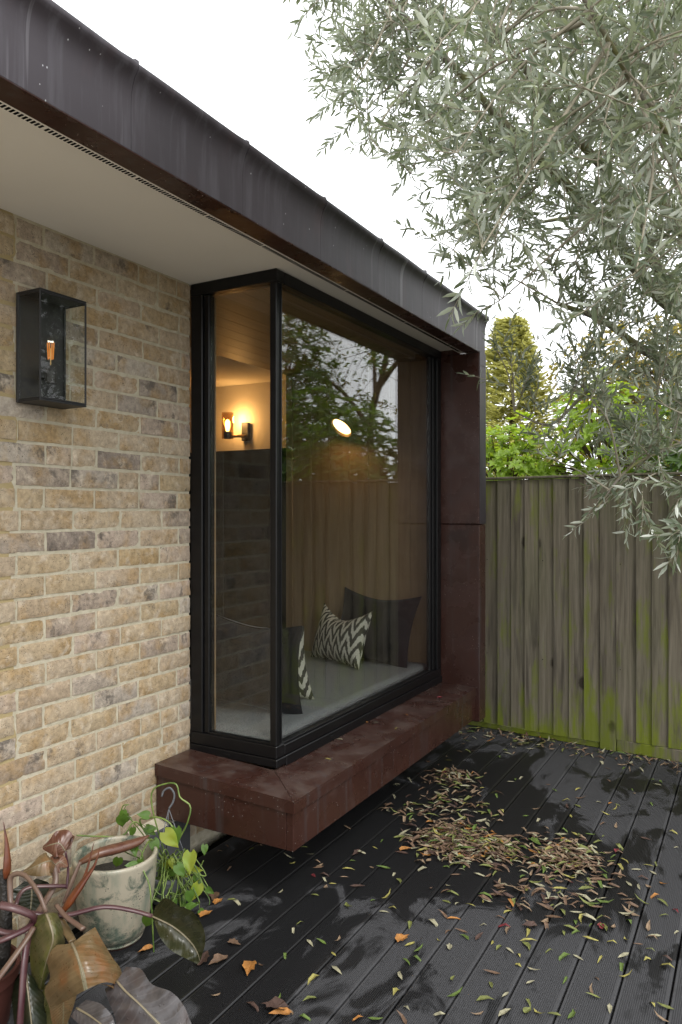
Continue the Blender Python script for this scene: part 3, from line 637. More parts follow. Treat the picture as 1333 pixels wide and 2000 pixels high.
mb = MB(); mb.lathe([(.011, z0), (.013, z0 + .012), (.022, z0 + .04), (.027, z0 + .065), (.026, z0 + .085), (.018, z0 + .103), (.006, z0 + .112), (0, z0 + .113)], 20, bx, by); bulb = obj('bulb', mb, M['lamp_glass'], lan, True)
for k in range(4):
    a = k * math.pi / 2 + .5; p0 = Vector((bx + .008 * math.cos(a), by + .008 * math.sin(a), z0 + .022)); p1 = Vector((bx + .011 * math.cos(a), by + .011 * math.sin(a), z0 + .078))
    mb = MB(); mb.tube([p0, p1], .0022, 6); obj('filament', mb, M['filament_dim'], bulb)
mb = MB(); mb.tube([(bx - .011, by, z0 + .081), (bx + .011, by, z0 + .081)], .0022, 6); mb.tube([(bx, by - .011, z0 + .0815), (bx, by + .011, z0 + .0815)], .0022, 6); obj('filament_bridge', mb, M['filament_tip'], bulb)
mb = MB(); mb.tube([(bx, by, z0), (bx, by, z0 + .06)], .0016, 6); obj('stem', mb, M['brass'], bulb)

# ================================================================== fence
fence = thing('garden_fence', 'weathered close-board timber fence with green algae at its foot', 'fence', (-.8, 4.78, 0))
fd = Vector((1, -.098, 0)).normalized(); fn_ = Vector((-.098, -1, 0)).normalized()
def fpt(X): return Vector((X, 4.703 - .098 * X, 0))
def fence_mw(X, z=0, out=0): 
    m = Matrix((fd, -fn_, Vector((0, 0, 1)))).transposed().to_4x4(); m.translation = fpt(X) + fn_ * out + Vector((0, 0, z)); return m
def fx(px_):                       # picture column -> X along fence line
    u = (px_ - 666.5) / FPX; ax_, ay_ = -_s + _c * u, _c + _s * u
    d = 4.703 / (ay_ + .098 * ax_); return ax_ * d
TOPZ = 1.672
edges = [fx(p) for p in (948, 975, 1001.5, 1028, 1056, 1084, 1114, 1143, 1173)]
pre = [edges[0] - .098 * i for i in range(9, 0, -1)]
rp = [fx(p) for p in (1206, 1245, 1276, 1308)]; post_rng = (edges[-1], rp[0])
rp += [rp[-1] + .112 * i for i in range(1, 15)]
def board(a, b, zb):
    wd = (b - a) + .016; m = MB(); n = 14
    rows = []
    for j in range(n + 1):
        z_ = zb + (TOPZ - zb) * j / n; k = .0016
        w1 = k * noise.noise(Vector((a * 9, z_ * 3, 1))); w2 = k * noise.noise(Vector((a * 9, z_ * 3, 7)))
        rows.append([(w1, -.021, z_), (wd - .002 + w2, -.006, z_), (wd + w2, -.002, z_), (wd + w2, 0, z_), (w1, 0, z_)])
    vs_ = [p for r_ in rows for p in r_]; fs = [(j * 5 + k, j * 5 + (k + 1) % 5, (j + 1) * 5 + (k + 1) % 5, (j + 1) * 5 + k) for j in range(n) for k in range(5)] + [(4, 3, 2, 1, 0), tuple(n * 5 + k for k in range(5))]
    m.add(vs_, fs)
    obj('board', m, M['fence'], fence, mw=fence_mw(a, 0, random.uniform(-.002, .002)))
allb = list(zip(pre[:-1], pre[1:])) + [(pre[-1], edges[0])] + list(zip(edges[:-1], edges[1:]))
for a, b in allb: board(a, b - .006 if b == edges[-1] else b, .035 + random.uniform(0, .006))
for a, b in zip(rp[:-1], rp[1:]): board(a, b, .075 + random.uniform(0, .006))
mb = MB(); mb.bbox(0, post_rng[1] - post_rng[0] - .004, -.022, .05, .0, TOPZ + .004, .003); obj('post', mb, M['fence'], fence, mw=fence_mw(post_rng[0] + .002, 0, -.004))
mb = MB(); mb.bbox(0, rp[-1] - rp[0], -.012, .02, .004, .074, .003); obj('gravel_board', mb, M['fence'], fence, mw=fence_mw(rp[0] + .002, 0, .004))
mb = MB(); mb.bbox(0, edges[-1] - pre[0], -.004, .03, .0, .034, .003); obj('gravel_board', mb, M['fence'], fence, mw=fence_mw(pre[0], 0, .0))
for a, b in ((pre[0], edges[-1] + .03), (edges[-1] + .032, rp[-1])):
    mb = MB(); mb.bbox(0, b - a, -.03, .04, 0, .016, .003); obj('capping_rail', mb, M['fence'], fence, mw=fence_mw(a, TOPZ + .005, .0))
for z_ in (.3, .95, 1.5):
    mb = MB(); mb.bbox(0, rp[-1] - pre[0], .001, .06, 0, .06, .003); obj('rail', mb, M['fence'], fence, mw=fence_mw(pre[0], z_, -.004))
mb = MB()
for a in edges[:-1] + rp[:8]:
    for z_ in (.50, 1.14): 
        p = fpt(a + .022) + fn_ * .0155 + Vector((0, 0, z_ + random.uniform(-.012, .012))); mb.tube([p - fn_ * .006, p + fn_ * .0016], .0035, 6)
obj('nail_heads', mb, M['void'], fence, kind='stuff')
# ================================================================== olive tree
LOBES = [(-1.01,2.47,3.13),(-0.58,2.12,2.45),(-1.62,2.74,3.6),(-1.57,2.86,3.33),(-0.66,2.65,2.61),(-0.2,2.0,2.42),(-0.6,3.12,2.71),(-0.97,3.0,3.05),(-0.47,2.81,2.86),(-0.44,2.99,2.31),(-0.29,2.42,2.64),(-1.44,2.79,3.51),(-0.38,3.21,1.69),(-1.29,2.44,3.14),(-0.78,2.55,2.21),(-1.08,3.14,2.96),(-0.59,3.19,2.53),(-1.39,2.33,3.34),(-0.69,1.75,2.77),(-0.47,2.04,2.73),(-1.18,3.11,3.6),(-0.82,2.6,2.45),(-1.0,2.55,2.93),(-0.72,2.6,3.11),(-0.3,3.08,2.05),(-0.14,3.69,1.74),(-0.19,3.67,2.77),(-0.11,2.14,2.35),(-0.37,3.42,2.64),(-0.23,3.13,1.86),(-0.47,3.5,3.06),(-1.07,2.96,2.81),(-0.44,3.52,3.54),(-0.57,2.77,2.74),(-0.62,2.98,2.44),(-1.18,3.05,2.72),(-0.75,2.27,2.88),(-0.52,3.11,2.39),(-1.24,2.7,3.03),(-0.24,3.25,2.65),(-1.03,3.16,2.54),(-0.21,3.62,3.23),(-0.24,2.25,2.79),(-0.47,3.44,1.63),(-0.15,3.22,3.12),(-1.16,2.91,3.3),(-0.97,2.94,3.68),(-0.9,3.11,3.65),(-0.09,1.99,2.64),(-0.31,2.2,2.57),(-0.28,3.78,1.85),(-1.45,2.51,3.49),(-1.13,2.54,3.24),(-1.25,2.72,3.65),(-0.2,3.22,3.38),(-0.53,2.96,2.18),(-1.32,2.91,3.43),(-0.87,2.71,3.2),(-0.75,2.81,3.03),(-0.62,3.05,2.03),(-0.13,3.42,3.38),(-0.29,3.47,2.28),(-0.44,3.48,1.81),(-0.36,1.92,2.51),(-1.08,2.82,3.45),(-0.14,3.29,2.53),(-0.54,2.86,1.88),(-0.5,1.96,2.89),(-0.63,3.22,2.11),(-0.99,3.14,2.7),(-0.16,2.62,3.19),(-0.14,3.07,2.55),(-0.17,3.0,3.03),(-0.55,3.06,3.12),(-0.96,2.44,2.76),(-0.11,3.27,2.3),(-1.29,2.93,3.71),(-0.53,2.51,2.74),(-1.21,3.08,3.15),(-0.27,3.56,2.63),(-0.29,3.41,1.98),(-0.69,1.86,2.41),(-0.12,2.48,2.9),(-0.23,2.49,3.12),(-0.23,2.85,2.45),(-0.35,3.0,1.69),(-0.73,2.76,3.43),(-0.21,2.97,2.12),(-0.41,2.23,2.87),(-0.75,3.04,2.8),(-0.99,3.2,3.3),(-0.15,2.21,2.6),(-0.55,3.45,2.62),(-1.2,2.55,3.07),(-0.12,2.13,2.15),(-0.28,3.24,1.99),(-0.47,3.02,3.52),(-0.13,2.64,2.84),(-0.27,2.26,2.32),(-0.28,1.9,2.74),(-1.13,2.84,3.08),(-0.89,2.16,2.69),(-0.85,3.21,3.05),(-0.33,3.09,2.94),(-0.88,3.01,3.19),(-0.1,2.66,3.03),(-1.46,2.63,3.26),(-0.26,1.95,2.05),(-0.5,2.32,2.99),(-0.67,2.1,2.8),(-1.0,2.65,2.45),(-1.46,2.95,3.58),(-0.35,2.54,2.83),(-0.54,1.91,2.33),(-0.43,2.84,3.38),(-0.67,2.85,2.36),(-0.7,2.14,2.36),(-0.76,2.62,3.36),(-0.53,3.26,1.91),(-0.13,3.92,2.09),(-0.26,3.58,3.47),(-0.45,2.95,3.2),(-0.32,2.62,3.01),(-0.13,3.52,2.4),(-0.42,3.54,3.27),(-0.75,3.28,2.79),(-1.25,2.3,2.95),(-0.72,2.96,3.18),(-1.28,2.77,3.38),(-0.28,2.95,1.84),(-0.48,3.46,3.86),(-1.2,2.35,2.79),(-0.48,3.07,2.58),(-1.13,2.38,3.2),(-0.44,3.25,2.5),(-1.34,2.99,3.29),(-0.47,2.98,2.85),(-0.39,3.54,2.14),(-0.56,2.23,2.58),(-1.53,2.87,3.81),(-0.66,1.67,2.59),(-0.44,3.69,1.65),(-0.4,3.26,2.24),(-0.67,2.96,3.55),(-0.1,2.37,3.03),(-0.43,3.18,2.08),(-0.91,2.54,2.63),(-0.18,2.13,2.87),(-0.69,3.42,2.03),(-0.81,3.24,3.54),(-0.22,2.09,2.67),(-0.45,3.43,2.03),(-0.26,3.44,2.75),(-0.84,2.59,2.8),(-0.84,2.95,3.45),(-0.99,2.76,3.59),(-0.36,2.0,2.37),(-0.61,2.82,2.51),(-0.17,3.54,2.96),(-1.18,2.66,2.78),(-0.92,2.99,2.73),(-0.36,3.51,3.73),(-0.44,3.24,3.4),(-0.17,3.13,2.13),(-0.45,3.33,1.76),(-0.68,3.15,3.68),(-0.21,3.27,2.91),(-0.65,2.91,2.84),(-1.0,2.83,2.51),(-0.67,3.24,2.91),(-0.54,3.25,3.56),(-0.4,2.34,3.11),(-0.16,3.56,2.1),(-0.15,3.41,1.77),(-0.33,3.48,2.43),(-0.22,3.4,3.19),(-0.33,2.51,2.38),(-0.08,2.5,2.47),(-0.7,2.47,3.28),(-0.29,3.03,2.49),(-0.47,3.34,2.76),(-1.13,2.49,3.41),(-1.23,2.57,3.5),(-0.37,3.34,3.65),(-1.32,2.51,2.98),(-0.57,2.89,3.09),(-0.25,3.08,3.43),(-0.13,3.18,3.54),(-0.35,2.84,2.24),(-0.45,2.77,2.59),(-0.99,3.0,2.53),(-0.33,3.39,3.43),(-0.6,1.79,2.12),(-0.17,3.74,1.95),(-0.64,3.28,2.31),(-0.21,2.87,3.14),(-0.51,3.47,2.42),(-0.82,2.77,2.59),(-0.99,2.71,2.79),(-0.19,3.33,2.13)]
random.seed(5)
def lance(mb, base, d, n, L, Wd, mi=0, curl=.12, rows=(.0, .3, .68, 1.0), prof=(.0, .95, .8, 0), bend=0.0):
    """one lance-shaped leaf: base point, direction, face normal, length, width"""
    d = d.normalized(); s = d.cross(n)
    s = s.normalized() if s.length > 1e-5 else d.orthogonal().normalized(); n = s.cross(d)
    o = len(mb.v); hw = Wd / 2
    p1, p2 = rows[1], rows[2]
    a = base + d * (L * p1) + n * (curl * L * .12); b = base + d * (L * p2) + n * (-curl * L * .10); tip = base + d * L + n * (-curl * L * .55)
    a = a + s * (bend * L * .55); b = b + s * (bend * L * .6); tip = tip - s * (bend * L * .25)
    fold = n * (hw * .35)
    mb.v += [tuple(base), tuple(a - s * hw * prof[1] + fold), tuple(a), tuple(a + s * hw * prof[1] + fold), tuple(b - s * hw * prof[2] + fold), tuple(b), tuple(b + s * hw * prof[2] + fold), tuple(tip)]
    for f in ((0, 2, 1), (0, 3, 2), (1, 2, 5, 4), (2, 3, 6, 5), (4, 5, 7), (5, 6, 7)): mb.f.append(tuple(i + o for i in f)); mb.m.append(mi)

olive = thing('olive_tree', 'grey-green olive tree reaching over the roof and fence', 'tree', (.05, 4.15, 0))
T0 = Vector((.05, 4.15, 0)); FK = at(1480, 780, 3.6)
limbs = [
    ([T0, T0 + Vector((.03, -.02, .5)), Vector((.0, 4.12, 1.1)), FK, at(1470, 700, 3.6)], .075, .05),
    ([FK, at(1333, 728, 3.5), at(1244, 674, 3.4), at(1176, 628, 3.3), at(1090, 590, 3.25)], .034, .009),
    ([FK, at(1400, 690, 3.5), at(1333, 612, 3.4), at(1283, 570, 3.3), at(1204, 470, 3.2), at(1140, 400, 3.1), at(1082, 331, 3.0), at(966, 220, 2.9), at(838, 81, 2.8), at(751, 0, 2.7), at(690, -60, 2.65)], .045, .007),
    ([at(1333, 612, 3.4), at(1240, 430, 3.2), at(1175, 331, 3.0), at(1134, 278, 2.9), at(1012, 116, 2.7), at(943, 29, 2.6), at(890, -60, 2.5)], .026, .008),
    ([at(1470, 700, 3.6), at(1380, 540, 3.5), at(1297, 394, 3.5), at(1225, 312, 3.6), at(1204, 244, 3.6), at(1192, 145, 3.6), at(1165, 0, 3.6), at(1150, -200, 3.6)], .042, .012),
    ([at(1470, 700, 3.6), at(1440, 480, 2.9), at(1330, 300, 2.3), at(1230, 150, 2.0), at(1150, 0, 1.85), at(1100, -100, 1.8)], .014, .004),
    ([FK, at(1400, 830, 3.25), at(1300, 880, 3.05), at(1220, 925, 2.95), at(1165, 985, 2.9)], .014, .003),
    ([FK, at(1440, 880, 2.7), at(1380, 960, 2.3), at(1325, 1035, 2.15)], .012, .003),
    ([at(1244, 674, 3.4), at(1150, 760, 3.3), at(1080, 830, 3.2), at(1010, 800, 3.2)], .012, .003),
    ([at(1470, 700, 3.6), at(1520, 400, 3.9), at(1500, 100, 4.2), at(1480, -200, 4.3)], .05, .02),
    ([at(1520, 400, 3.9), at(1650, 200, 4.2), at(1800, 100, 4.5)], .03, .012),
    ([at(1440, 480, 2.9), at(1600, 300, 2.8), at(1700, 150, 2.7)], .03, .01),
    ([at(1297, 394, 3.5), at(1150, 420, 3.9), at(1020, 440, 4.1)], .02, .006),
]
limbp = []; mbt = MB(); mbl = MB()
for i, (pts, r0, r1) in enumerate(limbs):
    n = 8 * len(pts); P = spline(pts, n)
    P = [p + Vector((noise.noise(p * 3), noise.noise(p * 3 + Vector((9, 0, 0))), noise.noise(p * 3 + Vector((0, 9, 0))))) * (.02 if i else .03) for p in P]
    rr = [(r0 + (r1 - r0) * (k / n) ** .8) * (1 + .12 * noise.noise(p * 9)) for k, p in enumerate(P)]
    if i == 0: mbt.tube(P, rr, 12); obj('trunk', mbt, M['bark'], olive, True)
    else: m_ = MB(); m_.tube(P, rr, 9); obj('limb', m_, M['bark'], olive, True)
    limbp += [(p, r) for p, r in zip(P, rr)] if i else []
extra = []
for c, rad, n in (((.35, 4.3, 3.2), (.9, .9, .8), 34), ((.1, 4.8, 3.0), (.9, .5, .8), 26), ((-.2, 3.4, 4.1), (1.1, 1.1, .5), 24), ((.5, 3.2, 3.0), (.5, .8, .8), 20), ((.2, 4.6, 2.2), (.7, .5, .3), 14)):
    while n:
        q = rv()
        if q.length > 1: continue
        p = Vector((c[0] + q.x * rad[0], c[1] + q.y * rad[1], c[2] + q.z * rad[2])); extra.append(tuple(p)); n -= 1
twig = MB(); leaves = []
def olive_twig(p0, d0, L, droop, dens=1.0):
    n = 6; pts = [p0]; d = d0.normalized()
    for k in range(n):
        d = (d + rv(.16) + Vector((0, 0, -droop / n))).normalized(); pts.append(pts[-1] + d * (L / n))
    twig.tube(pts, [.0021 - .0013 * k / n for k in range(n + 1)], 4, cap=False)
    m = max(4, int(L / .0185 * dens)); ang = random.uniform(0, 3)
    for k in range(m):
        t = .08 + .92 * (k + random.random() * .4) / m; tt = t * n; j = min(int(tt), n - 1); p = pts[j].lerp(pts[j + 1], tt - j)
        td = (pts[j + 1] - pts[j]).normalized(); ang += math.pi / 2
        s = td.orthogonal().normalized(); s = Matrix.Rotation(ang + random.uniform(-.3, .3), 3, td) @ s
        for sg in (1, -1):
            if random.random() < .14: continue
            ld = (td * random.uniform(.3, 1.3) + s * sg * random.uniform(.45, 1.0) + rv(.35) + Vector((0, 0, -.10))).normalized()
            nn = (td - ld * td.dot(ld)) * .8 + rv(.7) + Vector((0, 0, .35))
            l = random.uniform(.040, .062) * (1 - .45 * max(0, t - .75) * 2)
            leaves.append((p, ld, nn, l, l * random.uniform(.175, .24), random.uniform(-.1, .4)))
    td = (pts[-1] - pts[-2]).normalized()
    leaves.append((pts[-1], td, rv() + Vector((0, 0, .5)), .042, .008, .1))
def grow(c, ntw, spread, dens=1.0):
    c = Vector(c); p, r = min(limbp, key=lambda q: (q[0] - c).length - q[1] * 2)
    v = c - p; L = v.length
    if L > 1e-3:
        side = v.orthogonal().normalized() * random.uniform(-.12, .12) * L + Vector((0, 0, random.uniform(0, .15) * L))
        P = spline([p, p + v * .5 + side, c], 8); rb = min(.009, .003 + L * .006)
        twig.tube(P, [max(.0022, rb * (1 - k / 11)) for k in range(9)], 5, cap=False)
    else: P = [p, c]
    out = (v.normalized() if L > 1e-3 else rv()) 
    for k in range(ntw):
        q = P[-1] if k < 3 else P[max(1, int(random.uniform(.35, 1) * (len(P) - 1)))]
        d = out * .55 + rv(.95) + Vector((-.05, -.05, .5))
        olive_twig(q, d, random.uniform(.13, .27) * spread, random.uniform(-.4, .35), dens)
for c in LOBES: grow(c, 7, 1.0)
for a in ((1000, 715, 3.1), (1045, 800, 3.15), (1020, 765, 3.1), (975, 690, 3.1), (1065, 850, 3.1), (1090, 900, 3.0)): grow(at(*a), 4, .8, .8)
for c in extra: grow(c, 5, 1.2, .9)
# single hanging sprays low by the fence and at the edge of view
for (a, b) in (((1230, 930, 2.95), (1130, 1010, 2.9)), ((1250, 940, 2.9), (1190, 1050, 2.9)), ((1260, 950, 2.8), (1250, 1060, 2.75)), ((1340, 1030, 2.1), (1290, 1075, 2.1)), ((1350, 1040, 2.1), (1300, 1045, 2.05)), ((1345, 1050, 2.1), (1320, 1085, 2.1)), ((1350, 960, 2.3), (1290, 940, 2.3)), ((1345, 950, 2.3), (1310, 985, 2.3)), ((1290, 900, 2.6), (1240, 990, 2.6))):
    A, B = at(*a), at(*b); 
    for k in range(3): olive_twig(A.lerp(B, .25 * k) + rv(.02), (B - A).normalized() + rv(.5), (B - A).length * random.uniform(.5, .8), .2, .9)
obj('twigs', twig, M['twig'], olive, True, kind='stuff')
fwd = Vector((-_s, _c, 0)); rgt = Vector((_c, _s, 0))
def nearness(q):
    v = q[0] - CAM; d = v.dot(fwd)
    if d < .5: return -9
    u, w_ = v.dot(rgt) / d * FPX, v.z / d * FPX
    return q[3] / d if abs(u) < 655 and abs(w_) < 985 else -1
order = sorted(range(len(leaves)), key=lambda i: -nearness(leaves[i]))
single = set(order[:300]); crown = MB()
for i, q in enumerate(leaves):
    mi = 1 if random.random() < .3 else 0
    if i in single: m_ = MB(); lance(m_, *q[:5], 0, q[5]); obj('leaf', m_, [M['olive_leaf'], M['olive_leaf_pale']][mi], olive, True)
    else: lance(crown, *q[:5], mi, q[5])
obj('crown', crown, [M['olive_leaf'], M['olive_leaf_pale']], olive, True, kind='stuff')

# ================================================================== shrubs and trees beyond the fence
def rosette(mb, p, d, n, L, Wd, mi=0):
    a0 = random.uniform(0, 6)
    t = d.normalized(); s = t.orthogonal().normalized()
    for k in range(n):
        r_ = Matrix.Rotation(a0 + 6.283 * k / n + random.uniform(-.3, .3), 3, t) @ s
        ld = (r_ + t * random.uniform(.1, .9)).normalized()
        l = L * random.uniform(.7, 1.1); lance(mb, p, ld, t + rv(.25), l, Wd * l / L, mi, random.uniform(.0, .6), prof=(0, .9, .95, 0))
def shrub(name, label, base, c, rad, mat, nsp, L, Wd, per, cat='shrub', stems=5, bark='dbark', shell=.55, group=None):
    t = thing(name, label, cat, base, group); st_ = MB(); lv = MB(); tips = []
    base = Vector(base); c = Vector(c)
    for k in range(nsp):
        while True:
            q = rv()
            if shell < q.length < 1: break
        lump = 1 + .22 * noise.noise(q * 2.3 + c)
        p = c + Vector((q.x * rad[0], q.y * rad[1], q.z * rad[2])) * lump; tips.append((p, q))
        rosette(lv, p, q.normalized() + Vector((0, 0, .6)) + rv(.3), per, L, Wd)
    for k in range(stems):
        p, q = random.choice(tips); st_.tube(spline([base + rv(.08) * Vector((1, 1, 0)).length, base.lerp(p, .5) + rv(.08), p], 6), [.02 - .0025 * i for i in range(7)], 6)
    for p, q in tips[::4]:
        m = c.lerp(p, .35); st_.tube([m, m.lerp(p, .6) + rv(.03), p], [.006, .004, .002], 4, cap=False)
    obj('stems', st_, M[bark], t, True); obj('foliage', lv, M[mat], t, True, kind='stuff'); return t
random.seed(23)
shrub('leafy_shrub', 'bright lime green shrub peeping over the fence beside the column', (-1.9, 6.25, -.1), (-1.88, 6.25, 1.62), (.50, .42, .62), 'bright_shrub', 640, .072, .036, 6)
shrub('leafy_shrub', 'lime green shrub behind the middle of the fence under the olive boughs', (-1.1, 6.3, -.1), (-1.1, 6.3, 1.75), (.55, .45, .80), 'bright_shrub', 680, .072, .036, 6)
shrub('evergreen_shrub', 'glossy deep green laurel rising behind the fence post', (-.3, 5.85, -.1), (-.25, 5.85, 1.6), (.60, .45, .80), 'laurel_leaf', 560, .10, .030, 7)
shrub('evergreen_shrub', 'broad dark laurel mirrored low in the large pane', (.6, 6.5, -.1), (.55, 6.5, 1.75), (.85, .7, 1.0), 'laurel_leaf', 760, .11, .034, 7)
shrub('evergreen_shrub', 'tall dark evergreen mirrored at the corner side of the large pane', (1.6, 7.4, -.1), (1.6, 7.4, 2.5), (.85, .8, 1.8), 'laurel_leaf', 900, .11, .034, 7)
shrub('autumn_tree', 'thin yellowing tree showing through the olive twigs', (-1.2, 9.5, -.1), (-.9, 9.4, 2.75), (1.5, .8, 1.1), 'autumn_leaf', 1300, .085, .045, 4, 'tree', 9, shell=.2)
# golden conifer: drooping flat sprays round a leader
con = thing('golden_conifer', 'yellow-gold conifer with a russet trunk beyond the column', 'tree', (-2.62, 8.85, -.1)); cb = Vector((-2.6, 8.85, 0)); lv = MB()
m_ = MB(); m_.tube([cb + Vector((0, 0, -.1)), cb + Vector((.02, 0, 1.6)), cb + Vector((0, 0, 3.55))], [.09, .06, .008], 9); obj('trunk', m_, M['dbark'], con, True)
for k in range(5200):
    z_ = random.uniform(.6, 3.75); rmax = .84 * (1 - (z_ / 3.8) ** 2.2) + .07; a = random.uniform(0, 6.283); r_ = rmax * random.uniform(.3, 1.12) * (1 + .45 * noise.noise(Vector((math.cos(a) * 2, math.sin(a) * 2, z_ * 2.2))))
    o_ = Vector((math.cos(a), math.sin(a), 0)); p = cb + o_ * r_ * .75 + Vector((0, 0, z_)); d = (o_ + Vector((0, 0, random.uniform(-.1, .7))) + rv(.3)).normalized()
    s_ = d.cross(Vector((0, 0, 1))).normalized()
    for j in range(5):
        lance(lv, p + d * .02 * j, (d + s_ * (j - 2) * .38 + rv(.2)).normalized(), Vector((0, 0, 1)) + rv(.6), random.uniform(.06, .11), random.uniform(.02, .034))
obj('foliage', lv, M['gold_conifer'], con, True, kind='stuff')
# bare-limbed tree seen mirrored in the glass
bt = thing('garden_tree', 'dark thin-leaved tree with forked trunk mirrored in the large pane', 'tree', (.62, 8.1, -.1)); lv = MB(); b0 = Vector((.62, 8.1, -.1))
tr_ = [([b0, b0 + Vector((-.05, 0, 1.5)), b0 + Vector((.08, 0, 2.6)), b0 + Vector((-.1, .1, 3.6)), b0 + Vector((.1, 0, 4.8))], .07, .02), ([b0 + Vector((.08, 0, 2.6)), b0 + Vector((.7, .2, 3.2)), b0 + Vector((1.5, .3, 3.5))], .035, .008), ([b0 + Vector((0, .1, 3.1)), b0 + Vector((-.6, -.1, 3.7)), b0 + Vector((-1.0, 0, 4.6))], .035, .008), ([b0 + Vector((.0, 0, 2.9)), b0 + Vector((.3, .4, 3.9)), b0 + Vector((.9, .5, 4.9))], .03, .008)]
tw = MB()
for i, (pts, r0, r1) in enumerate(tr_):
    P = spline(pts, 20); m_ = MB(); m_.tube(P, [r0 + (r1 - r0) * k / 20 for k in range(21)], 9); obj('trunk' if i == 0 else 'limb', m_, M['dbark'], bt, True)
    for k in range(36 if i else 26):
        p = P[random.randint(11 if i == 0 else 4, 20)]; d = (rv() + Vector((0, 0, .3))).normalized(); L = random.uniform(.3, .8); Q = spline([p, p + d * L * .5 + rv(.08), p + d * L + Vector((0, 0, -.1))], 6)
        tw.tube(Q, [.007 - .001 * j for j in range(7)], 4, cap=False)
        for j in range(13):
            q = Q[random.randint(2, 6)] + rv(.05); lance(lv, q, rv(), rv() + Vector((0, 0, .8)), random.uniform(.05, .08), random.uniform(.02, .03), 0 if random.random() < .8 else 1)
obj('twigs', tw, M['dbark'], bt, True, kind='stuff'); obj('crown', lv, [M['laurel_leaf'], M['autumn_leaf']], bt, True, kind='stuff')

# ================================================================== glazed pot
random.seed(31)
PX, PY = -1.925, 1.845
pot = thing('glazed_pot', 'cream crackle-glazed pot with green staining standing on the deck by the wall', 'pot', (PX, PY, 0))
mw = Matrix.Translation((PX, PY, 0))
pr = [(0, .006), (.092, .006), (.094, .012), (.090, .016), (.098, .02), (.108, .045), (.121, .10), (.131, .16), (.137, .22), (.139, .265), (.141, .276), (.141, .284), (.138, .289), (.132, .290), (.127, .286), (.126, .275), (.122, .18)]
mb = MB(); mb.lathe(pr, 48); obj('pot_body', mb, M['glaze'], pot, True, mw=mw)
mb = MB(); mb.lathe([(.0, .0), (.088, .0), (.09, .0058)], 40); obj('foot_ring', mb, M['terracotta'], pot, True, mw=mw)
mb = MB(); mb.grid(lambda u, v: ((v * .1265) * math.cos(u * 6.28319), (v * .1265) * math.sin(u * 6.28319), .205 + .006 * noise.noise(Vector((v * 4 * math.cos(u * 6.283), v * 4 * math.sin(u * 6.283), 2)))), 32, 10); obj('soil', mb, M['soil'], pot, True, mw=mw)

# ================================================================== broad leaves
def blade(name, mid, hw, nrm, mat, parent, fold=.25, wave=.05, nx=10, ny=22, droop=0.0, tear=None, label=None):
    """broad leaf: midrib control points, half widths along it, facing direction, fold of the two halves"""
    P = spline(mid, ny); nrm = Vector(nrm).normalized(); vs_ = []; uv = []
    for j, p in enumerate(P):
        t = (P[min(j + 1, ny)] - P[max(j - 1, 0)]).normalized(); s = t.cross(nrm).normalized(); n = s.cross(t)
        for i in range(nx + 1):
            a = i / nx * 2 - 1; h = hw(j / ny, a) if callable(hw) else lerpl(hw, j / ny)
            w_ = wave * h * math.sin(j / ny * 17 + a * 2.2) * abs(a) ** 2
            vs_.append(p + s * a * h + n * (fold * h * abs(a) ** 1.5 - droop * h * a * a + w_) + t * (-.28 * h * abs(a) ** 1.6)); uv.append((i / nx, j / ny))
    fs = [(j * (nx + 1) + i, j * (nx + 1) + i + 1, (j + 1) * (nx + 1) + i + 1, (j + 1) * (nx + 1) + i) for j in range(ny) for i in range(nx)]
    if tear: fs = [f for f in fs if not tear(*[sum(uv[k][q] for k in f) / 4 for q in (0, 1)])]
    m_ = MB(); m_.add(vs_, fs); me = m_.mesh(name, mat, True); ul = me.uv_layers.new(name='UVMap')
    for lp_ in me.loops: ul.data[lp_.index].uv = uv[lp_.vertex_index]
    o = link(name, me, parent)
    m_ = MB(); m_.tube([q for q in P[:-3]], [max(.0006, .0022 * (1 - k / ny)) for k in range(len(P) - 3)], 6); obj('midrib', m_, M['rib'], o, True)
    if label: o['label'] = label
    return o
phi = thing('philodendron', 'large-leaved philodendron with bronze leaves and purple stalks in a red pot', 'plant', (-1.86, 1.36, 0))
ROOT = at(22, 1775, 2.12)
def stalk(pts, r0, r1, m='petiole'):
    m_ = MB(); P = spline(pts, 18); m_.tube(P, [r0 + (r1 - r0) * k / 18 for k in range(19)], 10, flat=.7); obj('petiole', m_, M[m], phi, True)
toC = lambda q: (CAM - Vector(q))
ov_ = [.25, .8, 1, .98, .86, .66, .38, .04]
def HW(L_, k): return [x_ * k for x_ in L_]
